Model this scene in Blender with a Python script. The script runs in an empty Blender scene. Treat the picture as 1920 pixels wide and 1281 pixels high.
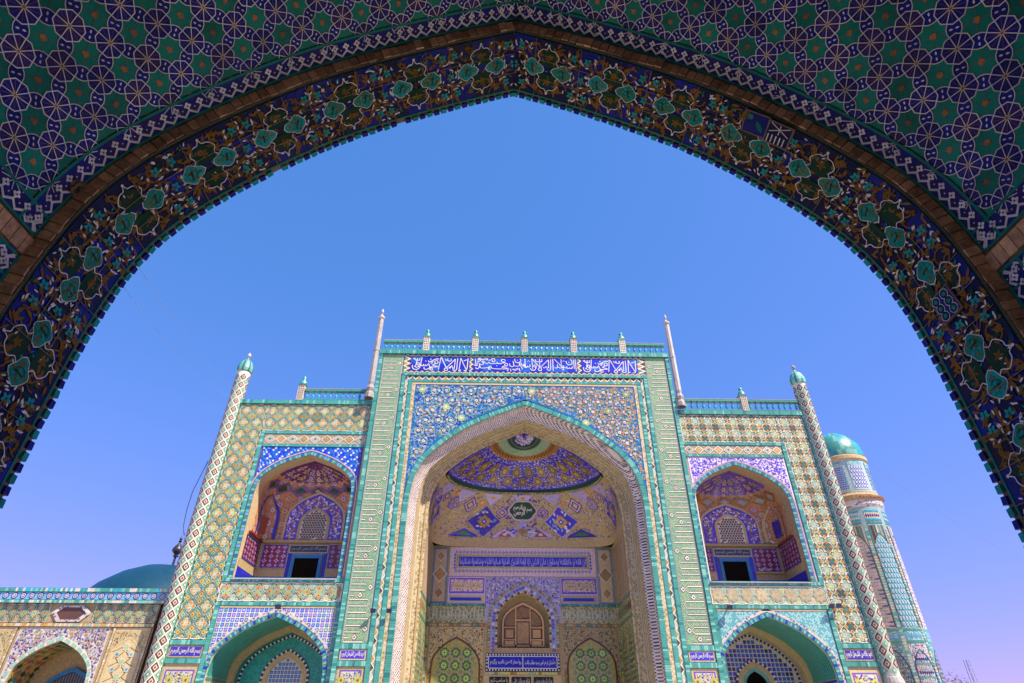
import bpy, math, random, unicodedata
import numpy as np
from mathutils import Matrix, Vector
random.seed(7)
R = math.radians
scene = bpy.context.scene
COL = scene.collection

# ------------------------------------------------------------------ camera, sky, sun, exposure
FPX, PITCH, YAW, ROLL = 1100.0, R(34.4), R(1.2), R(0.15)
def cam_axes():
    cy, sy, cp, sp = math.cos(YAW), math.sin(YAW), math.cos(PITCH), math.sin(PITCH)
    fw = Vector((sy*cp, cy*cp, sp)); rt = Vector((cy, -sy, 0)); up = rt.cross(fw)
    c, s = math.cos(ROLL), math.sin(ROLL)
    return rt*c + up*s, up*c - rt*s, fw
_rt, _up, _fw = cam_axes()
cam_data = bpy.data.cameras.new('camera')
cam_data.sensor_width = 36.0
cam_data.lens = FPX/1920.0*36.0
cam_data.clip_start = 0.1
cam_data.clip_end = 3000.0
cam = bpy.data.objects.new('camera', cam_data)
COL.objects.link(cam)
cam.matrix_world = Matrix(((_rt.x, _up.x, -_fw.x, 0), (_rt.y, _up.y, -_fw.y, 0), (_rt.z, _up.z, -_fw.z, 0), (0, 0, 0, 1)))
scene.camera = cam

SUN_AZ, SUN_EL = 55.0, 52.0          # azimuth to the right of the line from facade to camera
world = bpy.data.worlds.new('World'); scene.world = world
world.use_nodes = True
wn, wl = world.node_tree.nodes, world.node_tree.links
wn.clear()
w_out = wn.new('ShaderNodeOutputWorld'); w_bg = wn.new('ShaderNodeBackground'); w_sky = wn.new('ShaderNodeTexSky')
w_sky.sky_type = 'NISHITA'; w_sky.sun_disc = False
w_sky.sun_elevation = R(SUN_EL); w_sky.sun_rotation = R(180.0 - SUN_AZ)
w_sky.altitude = 400.0; w_sky.air_density = 1.0; w_sky.dust_density = 0.6; w_sky.ozone_density = 3.0
# grade of the clear sky: deep blue overhead, lavender towards the horizon
w_sep = wn.new('ShaderNodeSeparateColor'); w_cmb = wn.new('ShaderNodeCombineColor')
wl.new(w_sky.outputs[0], w_sep.inputs[0])
for _i, (_g, _k) in enumerate(((1.04, 0.69), (0.40, 1.31), (0.50, 2.60))):
    _p = wn.new('ShaderNodeMath'); _p.operation = 'POWER'; _p.inputs[1].default_value = _g; wl.new(w_sep.outputs[_i], _p.inputs[0])
    _m = wn.new('ShaderNodeMath'); _m.operation = 'MULTIPLY'; _m.inputs[1].default_value = _k; wl.new(_p.outputs[0], _m.inputs[0]); wl.new(_m.outputs[0], w_cmb.inputs[_i])
wl.new(w_cmb.outputs[0], w_bg.inputs['Color'])
w_bg.inputs['Strength'].default_value = 0.10
wl.new(w_bg.outputs[0], w_out.inputs['Surface'])

sun_data = bpy.data.lights.new('sun', 'SUN'); sun_data.energy = 5.0; sun_data.angle = R(0.5); sun_data.color = (1.0, 0.90, 0.76)
sun = bpy.data.objects.new('sun', sun_data); COL.objects.link(sun)
to_sun = Vector((math.sin(R(SUN_AZ))*math.cos(R(SUN_EL)), -math.cos(R(SUN_AZ))*math.cos(R(SUN_EL)), math.sin(R(SUN_EL))))
sun.rotation_euler = to_sun.to_track_quat('Z', 'Y').to_euler()
scene.view_settings.view_transform = 'Standard'; scene.view_settings.look = 'None'
scene.view_settings.gamma = 1.0; scene.view_settings.exposure = 0.95; scene.view_settings.use_curve_mapping = False
scene.cycles.max_bounces = 8; scene.cycles.diffuse_bounces = 5; scene.cycles.caustics_reflective = False; scene.cycles.caustics_refractive = False

def project(p):
    v = Vector(p); d = v.dot(_fw)
    if d < 0.05: return (-9999, -9999)
    return (960 + FPX*v.dot(_rt)/d, 640.5 - FPX*v.dot(_up)/d)
def in_view(p, margin=90):
    x, y = project(p)
    return -margin < x < 1920+margin and -margin < y < 1281+margin

# ------------------------------------------------------------------ materials
MATS = {}
def glaze(name, rgb, rough=0.3, var=0.35, bump=0.15, scale=9.0, spec=0.5, dirt=0.0, dirt_rgb=(0.16, 0.11, 0.07)):
    m = bpy.data.materials.new(name); m.use_nodes = True
    n, l = m.node_tree.nodes, m.node_tree.links
    b = n['Principled BSDF']
    geo = n.new('ShaderNodeNewGeometry'); oi = n.new('ShaderNodeObjectInfo')
    no = n.new('ShaderNodeTexNoise'); no.inputs['Scale'].default_value = scale; no.inputs['Detail'].default_value = 3.0
    l.new(geo.outputs['Position'], no.inputs['Vector'])
    add = n.new('ShaderNodeMath'); add.operation = 'ADD'
    l.new(no.outputs['Fac'], add.inputs[0])
    mul = n.new('ShaderNodeMath'); mul.operation = 'MULTIPLY'; mul.inputs[1].default_value = 0.55
    l.new(oi.outputs['Random'], mul.inputs[0]); l.new(mul.outputs[0], add.inputs[1])
    mp = n.new('ShaderNodeMapRange'); mp.inputs['From Min'].default_value = 0.4; mp.inputs['From Max'].default_value = 1.15
    mp.inputs['To Min'].default_value = 1.0-var; mp.inputs['To Max'].default_value = 1.0+var*0.8
    l.new(add.outputs[0], mp.inputs['Value'])
    mixc = n.new('ShaderNodeVectorMath'); mixc.operation = 'SCALE'
    mixc.inputs[0].default_value = rgb
    l.new(mp.outputs[0], mixc.inputs['Scale'])
    col = mixc.outputs[0]
    if dirt > 0:
        nd = n.new('ShaderNodeTexNoise'); nd.inputs['Scale'].default_value = 2.3; nd.inputs['Detail'].default_value = 6.0; nd.inputs['Roughness'].default_value = 0.7
        l.new(geo.outputs['Position'], nd.inputs['Vector'])
        rp = n.new('ShaderNodeMapRange'); rp.inputs['From Min'].default_value = 0.5; rp.inputs['From Max'].default_value = 0.72; rp.inputs['To Max'].default_value = dirt
        l.new(nd.outputs['Fac'], rp.inputs['Value'])
        mx = n.new('ShaderNodeMix'); mx.data_type = 'RGBA'
        l.new(rp.outputs[0], mx.inputs[0]); l.new(col, mx.inputs[6]); mx.inputs[7].default_value = (*dirt_rgb, 1)
        col = mx.outputs[2]
    l.new(col, b.inputs['Base Color'])
    b.inputs['Roughness'].default_value = rough
    b.inputs['Specular IOR Level'].default_value = spec
    if bump > 0:
        bp = n.new('ShaderNodeBump'); bp.inputs['Strength'].default_value = bump; bp.inputs['Distance'].default_value = 0.01
        nb = n.new('ShaderNodeTexNoise'); nb.inputs['Scale'].default_value = scale*5; nb.inputs['Detail'].default_value = 2.0
        l.new(geo.outputs['Position'], nb.inputs['Vector']); l.new(nb.outputs['Fac'], bp.inputs['Height']); l.new(bp.outputs[0], b.inputs['Normal'])
    MATS[name] = m
    return m
G = glaze
G('turquoise', (0.060, 0.270, 0.220)); G('turquoise_pale', (0.170, 0.420, 0.335)); G('turquoise_deep', (0.025, 0.175, 0.155))
G('cyan', (0.03, 0.34, 0.46)); G('sky_blue', (0.16, 0.36, 0.60))
G('azure', (0.02, 0.15, 0.38)); G('cobalt', (0.012, 0.022, 0.42)); G('blue', (0.015, 0.09, 0.46)); G('navy', (0.010, 0.014, 0.11)); G('ultramarine', (0.055, 0.035, 0.42))
G('violet', (0.14, 0.075, 0.36)); G('lilac', (0.44, 0.36, 0.62)); G('plum', (0.13, 0.03, 0.12))
G('white', (0.66, 0.63, 0.52), var=0.2); G('off_white', (0.55, 0.51, 0.40), var=0.25); G('cream', (0.49, 0.385, 0.185)); G('pale_aqua', (0.30, 0.42, 0.40)); G('sand', (0.42, 0.31, 0.14), rough=0.6); G('terracotta', (0.44, 0.20, 0.085), rough=0.6); G('amber', (0.64, 0.33, 0.035)); G('mustard', (0.40, 0.33, 0.075)); G('olive', (0.20, 0.20, 0.05))
G('ochre', (0.52, 0.27, 0.045)); G('orange', (0.55, 0.19, 0.05)); G('gold', (0.30, 0.17, 0.035)); G('olive_gold', (0.20, 0.13, 0.025))
G('brown', (0.105, 0.045, 0.028)); G('maroon', (0.20, 0.018, 0.020)); G('rust', (0.32, 0.075, 0.035))
G('green', (0.012, 0.165, 0.110)); G('leaf_green', (0.045, 0.20, 0.04)); G('bottle_green', (0.010, 0.055, 0.022)); G('sage', (0.27, 0.40, 0.25)); G('sage_deep', (0.09, 0.24, 0.165)); G('moss', (0.10, 0.185, 0.095)); G('lime', (0.42, 0.46, 0.08))
G('black', (0.012, 0.011, 0.012)); G('pink', (0.62, 0.42, 0.38)); G('grey', (0.30, 0.30, 0.31), rough=0.6)
G('brick', (0.29, 0.145, 0.075), rough=0.85, bump=0.6, scale=14, spec=0.2); G('mortar', (0.20, 0.125, 0.075), rough=0.95, bump=0.6, scale=20, spec=0.1)
G('plaster', (0.42, 0.31, 0.17), rough=0.85, bump=0.4, spec=0.2); G('stone', (0.37, 0.34, 0.31), rough=0.7, dirt=0.5); G('wood', (0.46, 0.27, 0.10), rough=0.55)
G('paving', (0.40, 0.37, 0.33), rough=0.6, scale=2.0); G('dark_metal', (0.03, 0.03, 0.04), rough=0.4); G('cable', (0.25, 0.25, 0.30), rough=0.6)
G('frame_blue', (0.01, 0.15, 0.34), rough=0.45); G('void', (0.010, 0.007, 0.005), rough=0.9, spec=0.0)
# worn tiles of the dark gateway
G('gate_navy', (0.011, 0.016, 0.195), rough=0.5, spec=0.08, bump=0.4, scale=5, dirt=0.15); G('gate_violet', (0.035, 0.020, 0.15), rough=0.5, spec=0.08, bump=0.4, scale=5)
G('gate_green', (0.008, 0.19, 0.135), rough=0.5, spec=0.08, bump=0.4, scale=5); G('gate_turquoise', (0.010, 0.27, 0.25), rough=0.5, spec=0.08, bump=0.4, scale=7)
G('gate_dark', (0.010, 0.009, 0.050), rough=0.5, spec=0.08, bump=0.4, scale=6, dirt=0.55, dirt_rgb=(0.05, 0.035, 0.02)); G('gate_white', (0.72, 0.64, 0.56), rough=0.5, spec=0.08, var=0.3, dirt=0.3)
G('gate_gold', (0.190, 0.085, 0.010), rough=0.6, var=0.5, spec=0.05); G('gate_brick', (0.58, 0.32, 0.17), rough=0.9, bump=0.9, scale=16, spec=0.15, var=0.5)
G('gate_mortar', (0.27, 0.175, 0.11), rough=0.95, bump=0.8, scale=25, spec=0.1); G('gate_bottle', (0.012, 0.045, 0.022), rough=0.6, spec=0.05, dirt=0.4, dirt_rgb=(0.06, 0.04, 0.015)); G('gate_rust', (0.36, 0.12, 0.03), rough=0.8, var=0.6, scale=25)
G('mud', (0.22, 0.135, 0.08), rough=0.95, bump=1.0, scale=30, spec=0.1)

def dotted(name, ground, dot, dot2, size, dot_r=0.33, rough=0.35):
    """tiny repeating glazed dots, too fine at this distance to be built one by one"""
    m = bpy.data.materials.new(name); m.use_nodes = True
    n, l = m.node_tree.nodes, m.node_tree.links; b = n['Principled BSDF']
    geo = n.new('ShaderNodeNewGeometry'); sp = n.new('ShaderNodeSeparateXYZ'); cb = n.new('ShaderNodeCombineXYZ')
    l.new(geo.outputs['Position'], sp.inputs[0])
    def lin(cx_, cy_, cz_):
        d = n.new('ShaderNodeVectorMath'); d.operation = 'DOT_PRODUCT'; d.inputs[1].default_value = (cx_/size, cy_/size, cz_/size); l.new(geo.outputs['Position'], d.inputs[0]); return d.outputs['Value']
    l.new(lin(.707, .707, .707), cb.inputs[0]); l.new(lin(-.707, -.707, .707), cb.inputs[1])
    vo = n.new('ShaderNodeTexVoronoi'); vo.voronoi_dimensions = '2D'; vo.inputs['Scale'].default_value = 1.0; vo.inputs['Randomness'].default_value = 0.15
    l.new(cb.outputs[0], vo.inputs['Vector'])
    st = n.new('ShaderNodeMath'); st.operation = 'LESS_THAN'; st.inputs[1].default_value = dot_r
    l.new(vo.outputs['Distance'], st.inputs[0])
    hs = n.new('ShaderNodeSeparateColor'); l.new(vo.outputs['Color'], hs.inputs[0])
    gt = n.new('ShaderNodeMath'); gt.operation = 'GREATER_THAN'; gt.inputs[1].default_value = 0.5; l.new(hs.outputs[0], gt.inputs[0])
    m1 = n.new('ShaderNodeMix'); m1.data_type = 'RGBA'; m1.inputs[6].default_value = (*dot, 1); m1.inputs[7].default_value = (*dot2, 1); l.new(gt.outputs[0], m1.inputs[0])
    no = n.new('ShaderNodeTexNoise'); no.inputs['Scale'].default_value = 1.6; l.new(geo.outputs['Position'], no.inputs['Vector'])
    rg = n.new('ShaderNodeMapRange'); rg.inputs['To Min'].default_value = 0.65; rg.inputs['To Max'].default_value = 1.3; l.new(no.outputs['Fac'], rg.inputs['Value'])
    sc = n.new('ShaderNodeVectorMath'); sc.operation = 'SCALE'; sc.inputs[0].default_value = ground; l.new(rg.outputs[0], sc.inputs['Scale'])
    m2 = n.new('ShaderNodeMix'); m2.data_type = 'RGBA'; l.new(st.outputs[0], m2.inputs[0]); l.new(sc.outputs[0], m2.inputs[6]); l.new(m1.outputs[2], m2.inputs[7])
    l.new(m2.outputs[2], b.inputs['Base Color']); b.inputs['Roughness'].default_value = rough
    MATS[name] = m
dotted('kufic_ground', (0.13, 0.29, 0.15), (0.52, 0.48, 0.24), (0.22, 0.40, 0.26), 0.075)
dotted('speckle', (0.58, 0.52, 0.46), (0.035, 0.025, 0.03), (0.20, 0.11, 0.10), 0.095, 0.36)
dotted('cream_lattice', (0.50, 0.40, 0.22), (0.27, 0.22, 0.09), (0.60, 0.53, 0.34), 0.13, 0.34)
dotted('aqua_speckle', (0.15, 0.40, 0.38), (0.44, 0.54, 0.46), (0.05, 0.29, 0.38), 0.085, 0.36)
dotted('turq_brickwork', (0.015, 0.30, 0.25), (0.008, 0.20, 0.17), (0.02, 0.34, 0.25), 0.12, 0.35)
dotted('olive_lattice', (0.36, 0.29, 0.10), (0.08, 0.16, 0.05), (0.52, 0.40, 0.16), 0.12, 0.36)
dotted('grey_lattice', (0.50, 0.45, 0.42), (0.10, 0.12, 0.20), (0.58, 0.52, 0.46), 0.14, 0.33)

# ------------------------------------------------------------------ building helpers
def tag(o, label=None, category=None, group=None, kind=None):
    if label: o['label'] = label
    if category: o['category'] = category
    if group: o['group'] = group
    if kind: o['kind'] = kind
    return o
def thing(name, label, category, loc, group=None):
    o = bpy.data.objects.new(name, None); COL.objects.link(o); o.location = loc; o.empty_display_size = 0.5
    return tag(o, label, category, group)
def adopt(o, parent):
    if parent is not None:
        o.parent = parent
        if parent.type == 'EMPTY': o.matrix_parent_inverse = Matrix.Translation(-Vector(parent.location))
class MB:
    """collects faces for ONE mesh object"""
    def __init__(s): s.v = []; s.f = []; s.m = []; s.names = []; s.ix = {}
    def mi(s, name):
        if name not in s.ix: s.ix[name] = len(s.names); s.names.append(name)
        return s.ix[name]
    def face(s, pts, mat):
        k = len(s.v); s.v.extend(pts); s.f.append(tuple(range(k, k+len(pts)))); s.m.append(s.mi(mat))
    def box(s, x0, x1, y0, y1, z0, z1, mat):
        p = [(x0, y0, z0), (x1, y0, z0), (x1, y1, z0), (x0, y1, z0), (x0, y0, z1), (x1, y0, z1), (x1, y1, z1), (x0, y1, z1)]
        for q in ((0, 3, 2, 1), (4, 5, 6, 7), (0, 1, 5, 4), (1, 2, 6, 5), (2, 3, 7, 6), (3, 0, 4, 7)): s.face([p[i] for i in q], mat)
    def lathe(s, prof, c, mat, n=16, axis=None):
        """prof: (radius, height) list around the vertical through c; mat: name or function of ring index"""
        for i in range(len(prof)-1):
            (r0, h0), (r1, h1) = prof[i], prof[i+1]
            for k in range(n):
                a0, a1 = 2*math.pi*k/n, 2*math.pi*(k+1)/n
                q = [(c[0]+r0*math.cos(a0), c[1]+r0*math.sin(a0), c[2]+h0), (c[0]+r0*math.cos(a1), c[1]+r0*math.sin(a1), c[2]+h0),
                     (c[0]+r1*math.cos(a1), c[1]+r1*math.sin(a1), c[2]+h1), (c[0]+r1*math.cos(a0), c[1]+r1*math.sin(a0), c[2]+h1)]
                if r1 < 1e-6: q = q[:3]
                elif r0 < 1e-6: q = [q[0], q[2], q[3]]
                s.face(q, mat if isinstance(mat, str) else mat(i, k))
    def mesh(s, name):
        me = bpy.data.meshes.new(name)
        me.from_pydata([tuple(map(float, p)) for p in s.v], [], s.f)
        for nm in s.names: me.materials.append(MATS[nm])
        me.polygons.foreach_set('material_index', s.m)
        me.update()
        return me
    def build(s, name, parent=None, kind=None, smooth=False, label=None):
        me = s.mesh(name)
        if smooth:
            import bmesh
            bm = bmesh.new(); bm.from_mesh(me); bmesh.ops.remove_doubles(bm, verts=bm.verts, dist=1e-4); bm.to_mesh(me); bm.free()
            me.polygons.foreach_set('use_smooth', [True]*len(me.polygons))
            me.set_sharp_from_angle(angle=R(40))
        o = bpy.data.objects.new(name, me); COL.objects.link(o); adopt(o, parent)
        if kind: o['kind'] = kind
        if label: o['label'] = label
        return o
def inst(name, me, parent, M):
    o = bpy.data.objects.new(name, me); COL.objects.link(o); adopt(o, parent); o.matrix_basis = M
    return o

# 2D shapes
def ngon(x, y, r, n, rot=0.0, sy=1.0): return [(x+r*math.cos(rot+2*math.pi*i/n), y+sy*r*math.sin(rot+2*math.pi*i/n)) for i in range(n)]
def star(x, y, ro, ri, n, rot=0.0): return [(x+(ro if i % 2 == 0 else ri)*math.cos(rot+math.pi*i/n), y+(ro if i % 2 == 0 else ri)*math.sin(rot+math.pi*i/n)) for i in range(2*n)]
def rect(x0, y0, x1, y1): return [(x0, y0), (x1, y0), (x1, y1), (x0, y1)]
def almond(x, y, L, Wd, a):
    c, s = math.cos(a), math.sin(a); q = [(-.5*L, 0), (-.15*L, -.5*Wd), (.2*L, -.42*Wd), (.5*L, 0), (.2*L, .42*Wd), (-.15*L, .5*Wd)]
    return [(x+u*c-v*s, y+u*s+v*c) for u, v in q]
def diamond(x, y, w, h=None): h = w if h is None else h; return [(x-w, y), (x, y-h), (x+w, y), (x, y+h)]
def ribbon(pts, w, closed=False):
    n = len(pts); L = []; Rr = []
    for i in range(n):
        if closed: a, b = pts[i-1], pts[(i+1) % n]
        else: a, b = pts[max(i-1, 0)], pts[min(i+1, n-1)]
        dx, dy = b[0]-a[0], b[1]-a[1]; d = math.hypot(dx, dy) or 1e-9
        k = w/2
        if 0 < i < n-1 or closed:
            e0 = (pts[i][0]-pts[i-1][0], pts[i][1]-pts[i-1][1]); d0 = math.hypot(*e0) or 1e-9
            cs = abs((e0[0]*dx+e0[1]*dy)/(d0*d)); k = w/2/max(cs, .6)
        nx, ny = -dy/d*k, dx/d*k
        L.append((pts[i][0]+nx, pts[i][1]+ny)); Rr.append((pts[i][0]-nx, pts[i][1]-ny))
    m = n if closed else n-1
    return [[Rr[i], Rr[(i+1) % n], L[(i+1) % n], L[i]] for i in range(m)]
def smooth(pts, k=4, closed=False):
    out = []; n = len(pts)
    rng = range(n if closed else n-1)
    for i in rng:
        g = lambda j: pts[j % n] if closed else pts[min(max(j, 0), n-1)]
        p0, p1, p2, p3 = g(i-1), g(i), g(i+1), g(i+2)
        for t in range(k):
            u = t/k
            out.append(tuple(.5*((2*p1[c])+(-p0[c]+p2[c])*u+(2*p0[c]-5*p1[c]+4*p2[c]-p3[c])*u*u+(-p0[c]+3*p1[c]-3*p2[c]+p3[c])*u**3) for c in (0, 1)))
    if not closed: out.append(pts[-1])
    return out
def clip(poly, x0, y0, x1, y1):
    for ax, lim, sg in ((0, x0, 1), (0, x1, -1), (1, y0, 1), (1, y1, -1)):
        out = []
        for i in range(len(poly)):
            p, q = poly[i-1], poly[i]; dp, dq = sg*(p[ax]-lim), sg*(q[ax]-lim)
            if (dp >= 0) != (dq >= 0):
                t = dp/(dp-dq); out.append((p[0]+t*(q[0]-p[0]), p[1]+t*(q[1]-p[1])))
            if dq >= 0: out.append(q)
        poly = out
        if len(poly) < 3: return None
    return poly
def plane(y0): return lambda x, z, h: (x, y0-h, z)
def put(mb, S, items, h=0.0, box=None):
    for poly, mat, dh in items:
        if box: poly = clip(poly, *box)
        if poly: mb.face([S(x, y, h+dh) for x, y in poly], mat)
def slab(mb, S, poly, h0, h1, mat, side=None):
    mb.face([S(x, y, h1) for x, y in poly], mat)
    for i in range(len(poly)):
        a, b = poly[i], poly[(i+1) % len(poly)]
        mb.face([S(a[0], a[1], h0), S(b[0], b[1], h0), S(b[0], b[1], h1), S(a[0], a[1], h1)], side or mat)
def piece(name, outline, h, mat, layers=(), side=None):
    """one tile: prism in local XY with its face towards +Z, plus glazed drawing on it"""
    mb = MB(); S = lambda x, y, z: (x, y, z)
    slab(mb, S, outline, 0.0, h, mat, side or mat); put(mb, S, layers, h)
    return mb.mesh(name)
FAC = Matrix(((1, 0, 0, 0), (0, 0, -1, 0), (0, 1, 0, 0), (0, 0, 0, 1)))     # local XY on a wall facing the court
def on_wall(x, y, z, sc=1.0, rot=0.0): return Matrix.Translation((x, y, z)) @ FAC @ Matrix.Rotation(rot, 4, 'Z') @ Matrix.Scale(sc, 4)

# pointed arch profile (1,0) springing .. (0,1) apex
_ap = np.array([(1, 0), (.997, .08), (.988, .156), (.965, .286), (.908, .408), (.817, .52), (.692, .634), (.558, .738), (.404, .825), (.25, .897), (.115, .955), (0, 1)])
def ap_curve(n):
    d = np.r_[0, np.cumsum(np.hypot(*np.diff(_ap, axis=0).T))]; q = np.linspace(0, d[-1], n)
    return list(zip(np.interp(q, d, _ap[:, 0]), np.interp(q, d, _ap[:, 1])))
def arch(cx, w, zs, za, z0=None, na=28, nj=6):
    half = [(w*x, zs+(za-zs)*z) for x, z in ap_curve(na)]
    if z0 is not None: half = [(w, z0+(zs-z0)*i/nj) for i in range(nj)] + half
    return [(cx-x, z) for x, z in half] + [(cx+x, z) for x, z in half[-2::-1]]
def arch_h(x, cx, w, zs, za):
    u = min(abs(x-cx)/w, 1.0)
    return zs+(za-zs)*float(np.interp(u, _ap[::-1, 0], _ap[::-1, 1]))
def spandrel(mb, S, x0, x1, z1, A, mat, h, n=60):
    cx, w, zs, za = A
    xs = sorted(set([x0+(x1-x0)*i/n for i in range(n+1)] + [cx, cx-w, cx+w]))
    for a, b in zip(xs, xs[1:]):
        if a < x0-1e-6 or b > x1+1e-6: continue
        za_ = arch_h(a, *A) if abs(a-cx) <= w+1e-6 else zs; zb_ = arch_h(b, *A) if abs(b-cx) <= w+1e-6 else zs
        mb.face([S(a, za_, h), S(b, zb_, h), S(b, z1, h), S(a, z1, h)], mat)
def strip(mb, S, pa, pb, ha, hb, mat):
    """ruled band between two matching paths; mat may be a function of the index"""
    for i in range(len(pa)-1):
        mb.face([S(*pa[i], ha), S(*pa[i+1], ha), S(*pb[i+1], hb), S(*pb[i], hb)], mat if isinstance(mat, str) else mat(i))
def resample(path, step):
    P = np.array(path); d = np.r_[0, np.cumsum(np.hypot(*np.diff(P, axis=0).T))]; n = max(2, int(round(d[-1]/step)))
    q = np.linspace(0, d[-1], n+1); return list(zip(np.interp(q, d, P[:, 0]), np.interp(q, d, P[:, 1])))
def offset(path, o):
    out = []
    for i in range(len(path)):
        a, b = path[max(i-1, 0)], path[min(i+1, len(path)-1)]; dx, dy = b[0]-a[0], b[1]-a[1]; d = math.hypot(dx, dy) or 1
        out.append((path[i][0]-dy/d*o, path[i][1]+dx/d*o))
    return out
def arch_tiles(mb, S, path, width, step, mats, h, thick=0.03, gap=0.1, ground='mortar'):
    """row of narrow tiles standing along an arch (outwards by width)"""
    p = resample(path, step); q = offset(p, width)
    strip(mb, S, p, q, h, h, ground)
    for pp in (p, q): strip(mb, S, pp, pp, h-thick, h, ground)
    for i in range(len(p)-1):
        lerp = lambda a, b, t: (a[0]+(b[0]-a[0])*t, a[1]+(b[1]-a[1])*t)
        mb.face([S(*lerp(p[i], p[i+1], gap), h+.004), S(*lerp(p[i], p[i+1], 1-gap), h+.004), S(*lerp(q[i], q[i+1], 1-gap), h+.004), S(*lerp(q[i], q[i+1], gap), h+.004)], mats[i % len(mats)] if isinstance(mats, tuple) else random.choice(mats))
TQ = ['turquoise']*7 + ['turquoise_pale']*2 + ['turquoise_deep']
def border(mb, S, x0, x1, z0, z1, h, mats=TQ, t=0.09, thick=0.05, gap=0.07, ground='turquoise_deep'):
    """raised row of small upright tiles"""
    slab(mb, S, rect(x0, z0, x1, z1), h-thick, h, ground)
    lng = (x1-x0) > (z1-z0); L = (x1-x0) if lng else (z1-z0); n = max(1, int(L/t)); d = L/n; e = .012
    for i in range(n):
        a, b = i*d+gap*d/2, (i+1)*d-gap*d/2
        r = rect(x0+a, z0+e, x0+b, z1-e) if lng else rect(x0+e, z0+a, x1-e, z0+b)
        mb.face([S(x, y, h+.004) for x, y in r], random.choice(mats))
def zigzag(mb, S, x0, x1, z0, z1, h, t=None, cols=('brown', 'sage_deep', 'ochre'), line='white', lw=0.22):
    lng = (x1-x0) > (z1-z0); L, Wd = ((x1-x0), (z1-z0)) if lng else ((z1-z0), (x1-x0)); t = t or Wd*1.7; n = max(2, int(L/t)); d = L/n
    f = (lambda a, b: (x0+a, z0+b)) if lng else (lambda a, b: (x0+b, z0+a))
    put(mb, S, [(rect(x0, z0, x1, z1), cols[0], 0)], h)
    its = []
    for i in range(n):
        c = (i+.5)*d
        its.append(([f(c-d*.42, .06*Wd), f(c+d*.42, .06*Wd), f(c, .72*Wd)], cols[1 + i % (len(cols)-1)], .003))
    pts = []
    for i in range(n+1): pts += [f(i*d, .12*Wd)] + ([f((i+.5)*d, .88*Wd)] if i < n else [])
    its += [(q, line, .006) for q in ribbon(pts, lw*Wd)]
    put(mb, S, its, h)
def scatter(S, mb, x0, x1, z0, z1, step, size, mats, h, inside=None, shape='leaf', jit=.4, layers=2):
    """dense small leaves and blossoms of a painted arabesque"""
    nx, nz = int((x1-x0)/step)+1, int((z1-z0)/step)+1; k = 0
    for i in range(nx):
        for j in range(nz):
            x = x0+(i+.5+random.uniform(-jit, jit))*step; z = z0+(j+.5+random.uniform(-jit, jit))*step
            if x < x0+size*.4 or x > x1-size*.4 or z < z0+size*.4 or z > z1-size*.4: continue
            if inside and not inside(x, z): continue
            s = size*random.uniform(.7, 1.25); k += 1; hh = h+.002*(k % layers)
            p = almond(x, z, s, s*.5, random.uniform(0, 6.28)) if shape == 'leaf' else ngon(x, z, s*.5, 6, random.random())
            mb.face([S(a, b, hh) for a, b in p], random.choice(mats))
def blossom(x, z, r, petal, eye, n=5, h=0.0):
    a0 = random.random()*6
    its = [(ngon(x+.62*r*math.cos(a0+2*math.pi*i/n), z+.62*r*math.sin(a0+2*math.pi*i/n), .42*r, 6), petal, h+.0005*i) for i in range(n)]
    return its + [(ngon(x, z, .3*r, 6), eye, h+.005)]

# writing: Arabic script set with joined letter forms
_forms = {}
for _r in ((0xFB50, 0xFC00), (0xFE80, 0xFEFD)):
    for _c in range(*_r):
        _d = unicodedata.decomposition(chr(_c)).split()
        if len(_d) == 2: _forms.setdefault(chr(int(_d[1], 16)), {})[_d[0].strip('<>')] = chr(_c)
        elif len(_d) == 3 and _d[1] == '0644': _forms.setdefault('\u0644'+chr(int(_d[2], 16)), {})[_d[0].strip('<>')] = chr(_c)
def shape_text(t):
    u = []; i = 0
    while i < len(t):
        if t[i] == '\u0644' and i+1 < len(t) and t[i:i+2] in _forms: u.append(t[i:i+2]); i += 2
        else: u.append(t[i]); i += 1
    out = []
    for k, ch in enumerate(u):
        f = _forms.get(ch)
        if not f: out.append(ch); continue
        prev = _forms.get(u[k-1]) if k else None; nxt = _forms.get(u[k+1]) if k+1 < len(u) else None
        jp = bool(prev and 'initial' in prev) and 'final' in f; jn = bool(nxt and 'final' in nxt) and 'initial' in f
        key = 'medial' if jp and jn else 'final' if jp else 'initial' if jn else 'isolated'
        out.append(f.get(key) or f.get('isolated') or ch)
    return ''.join(reversed(out))
def text_faces(t, weight=0.012):
    c = bpy.data.curves.new('lettering', 'FONT'); c.body = shape_text(t); c.resolution_u = 2; c.offset = weight
    o = bpy.data.objects.new('lettering', c); COL.objects.link(o)
    dg = bpy.context.evaluated_depsgraph_get(); me = bpy.data.meshes.new_from_object(o.evaluated_get(dg))
    vs = [v.co.copy() for v in me.vertices]; fs = [tuple(p.vertices) for p in me.polygons]
    bpy.data.objects.remove(o); bpy.data.curves.remove(c); bpy.data.meshes.remove(me)
    if not vs: return []
    x0, x1 = min(v.x for v in vs), max(v.x for v in vs); y0, y1 = min(v.y for v in vs), max(v.y for v in vs)
    return [[((vs[i].x-x0)/(x1-x0), (vs[i].y-y0)/(y1-y0)) for i in f] for f in fs]
def write(mb, S, t, x0, z0, x1, z1, mat, h, weight=0.012):
    for f in text_faces(t, weight): mb.face([S(x0+a*(x1-x0), z0+b*(z1-z0), h) for a, b in f], mat)

# ------------------------------------------------------------------ ground
GZ = -1.6
mb = MB(); mb.face([(-1500, -1500, GZ), (1500, -1500, GZ), (1500, 1500, GZ), (-1500, 1500, GZ)], 'paving')
tag(mb.build('ground'), kind='structure')

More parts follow.
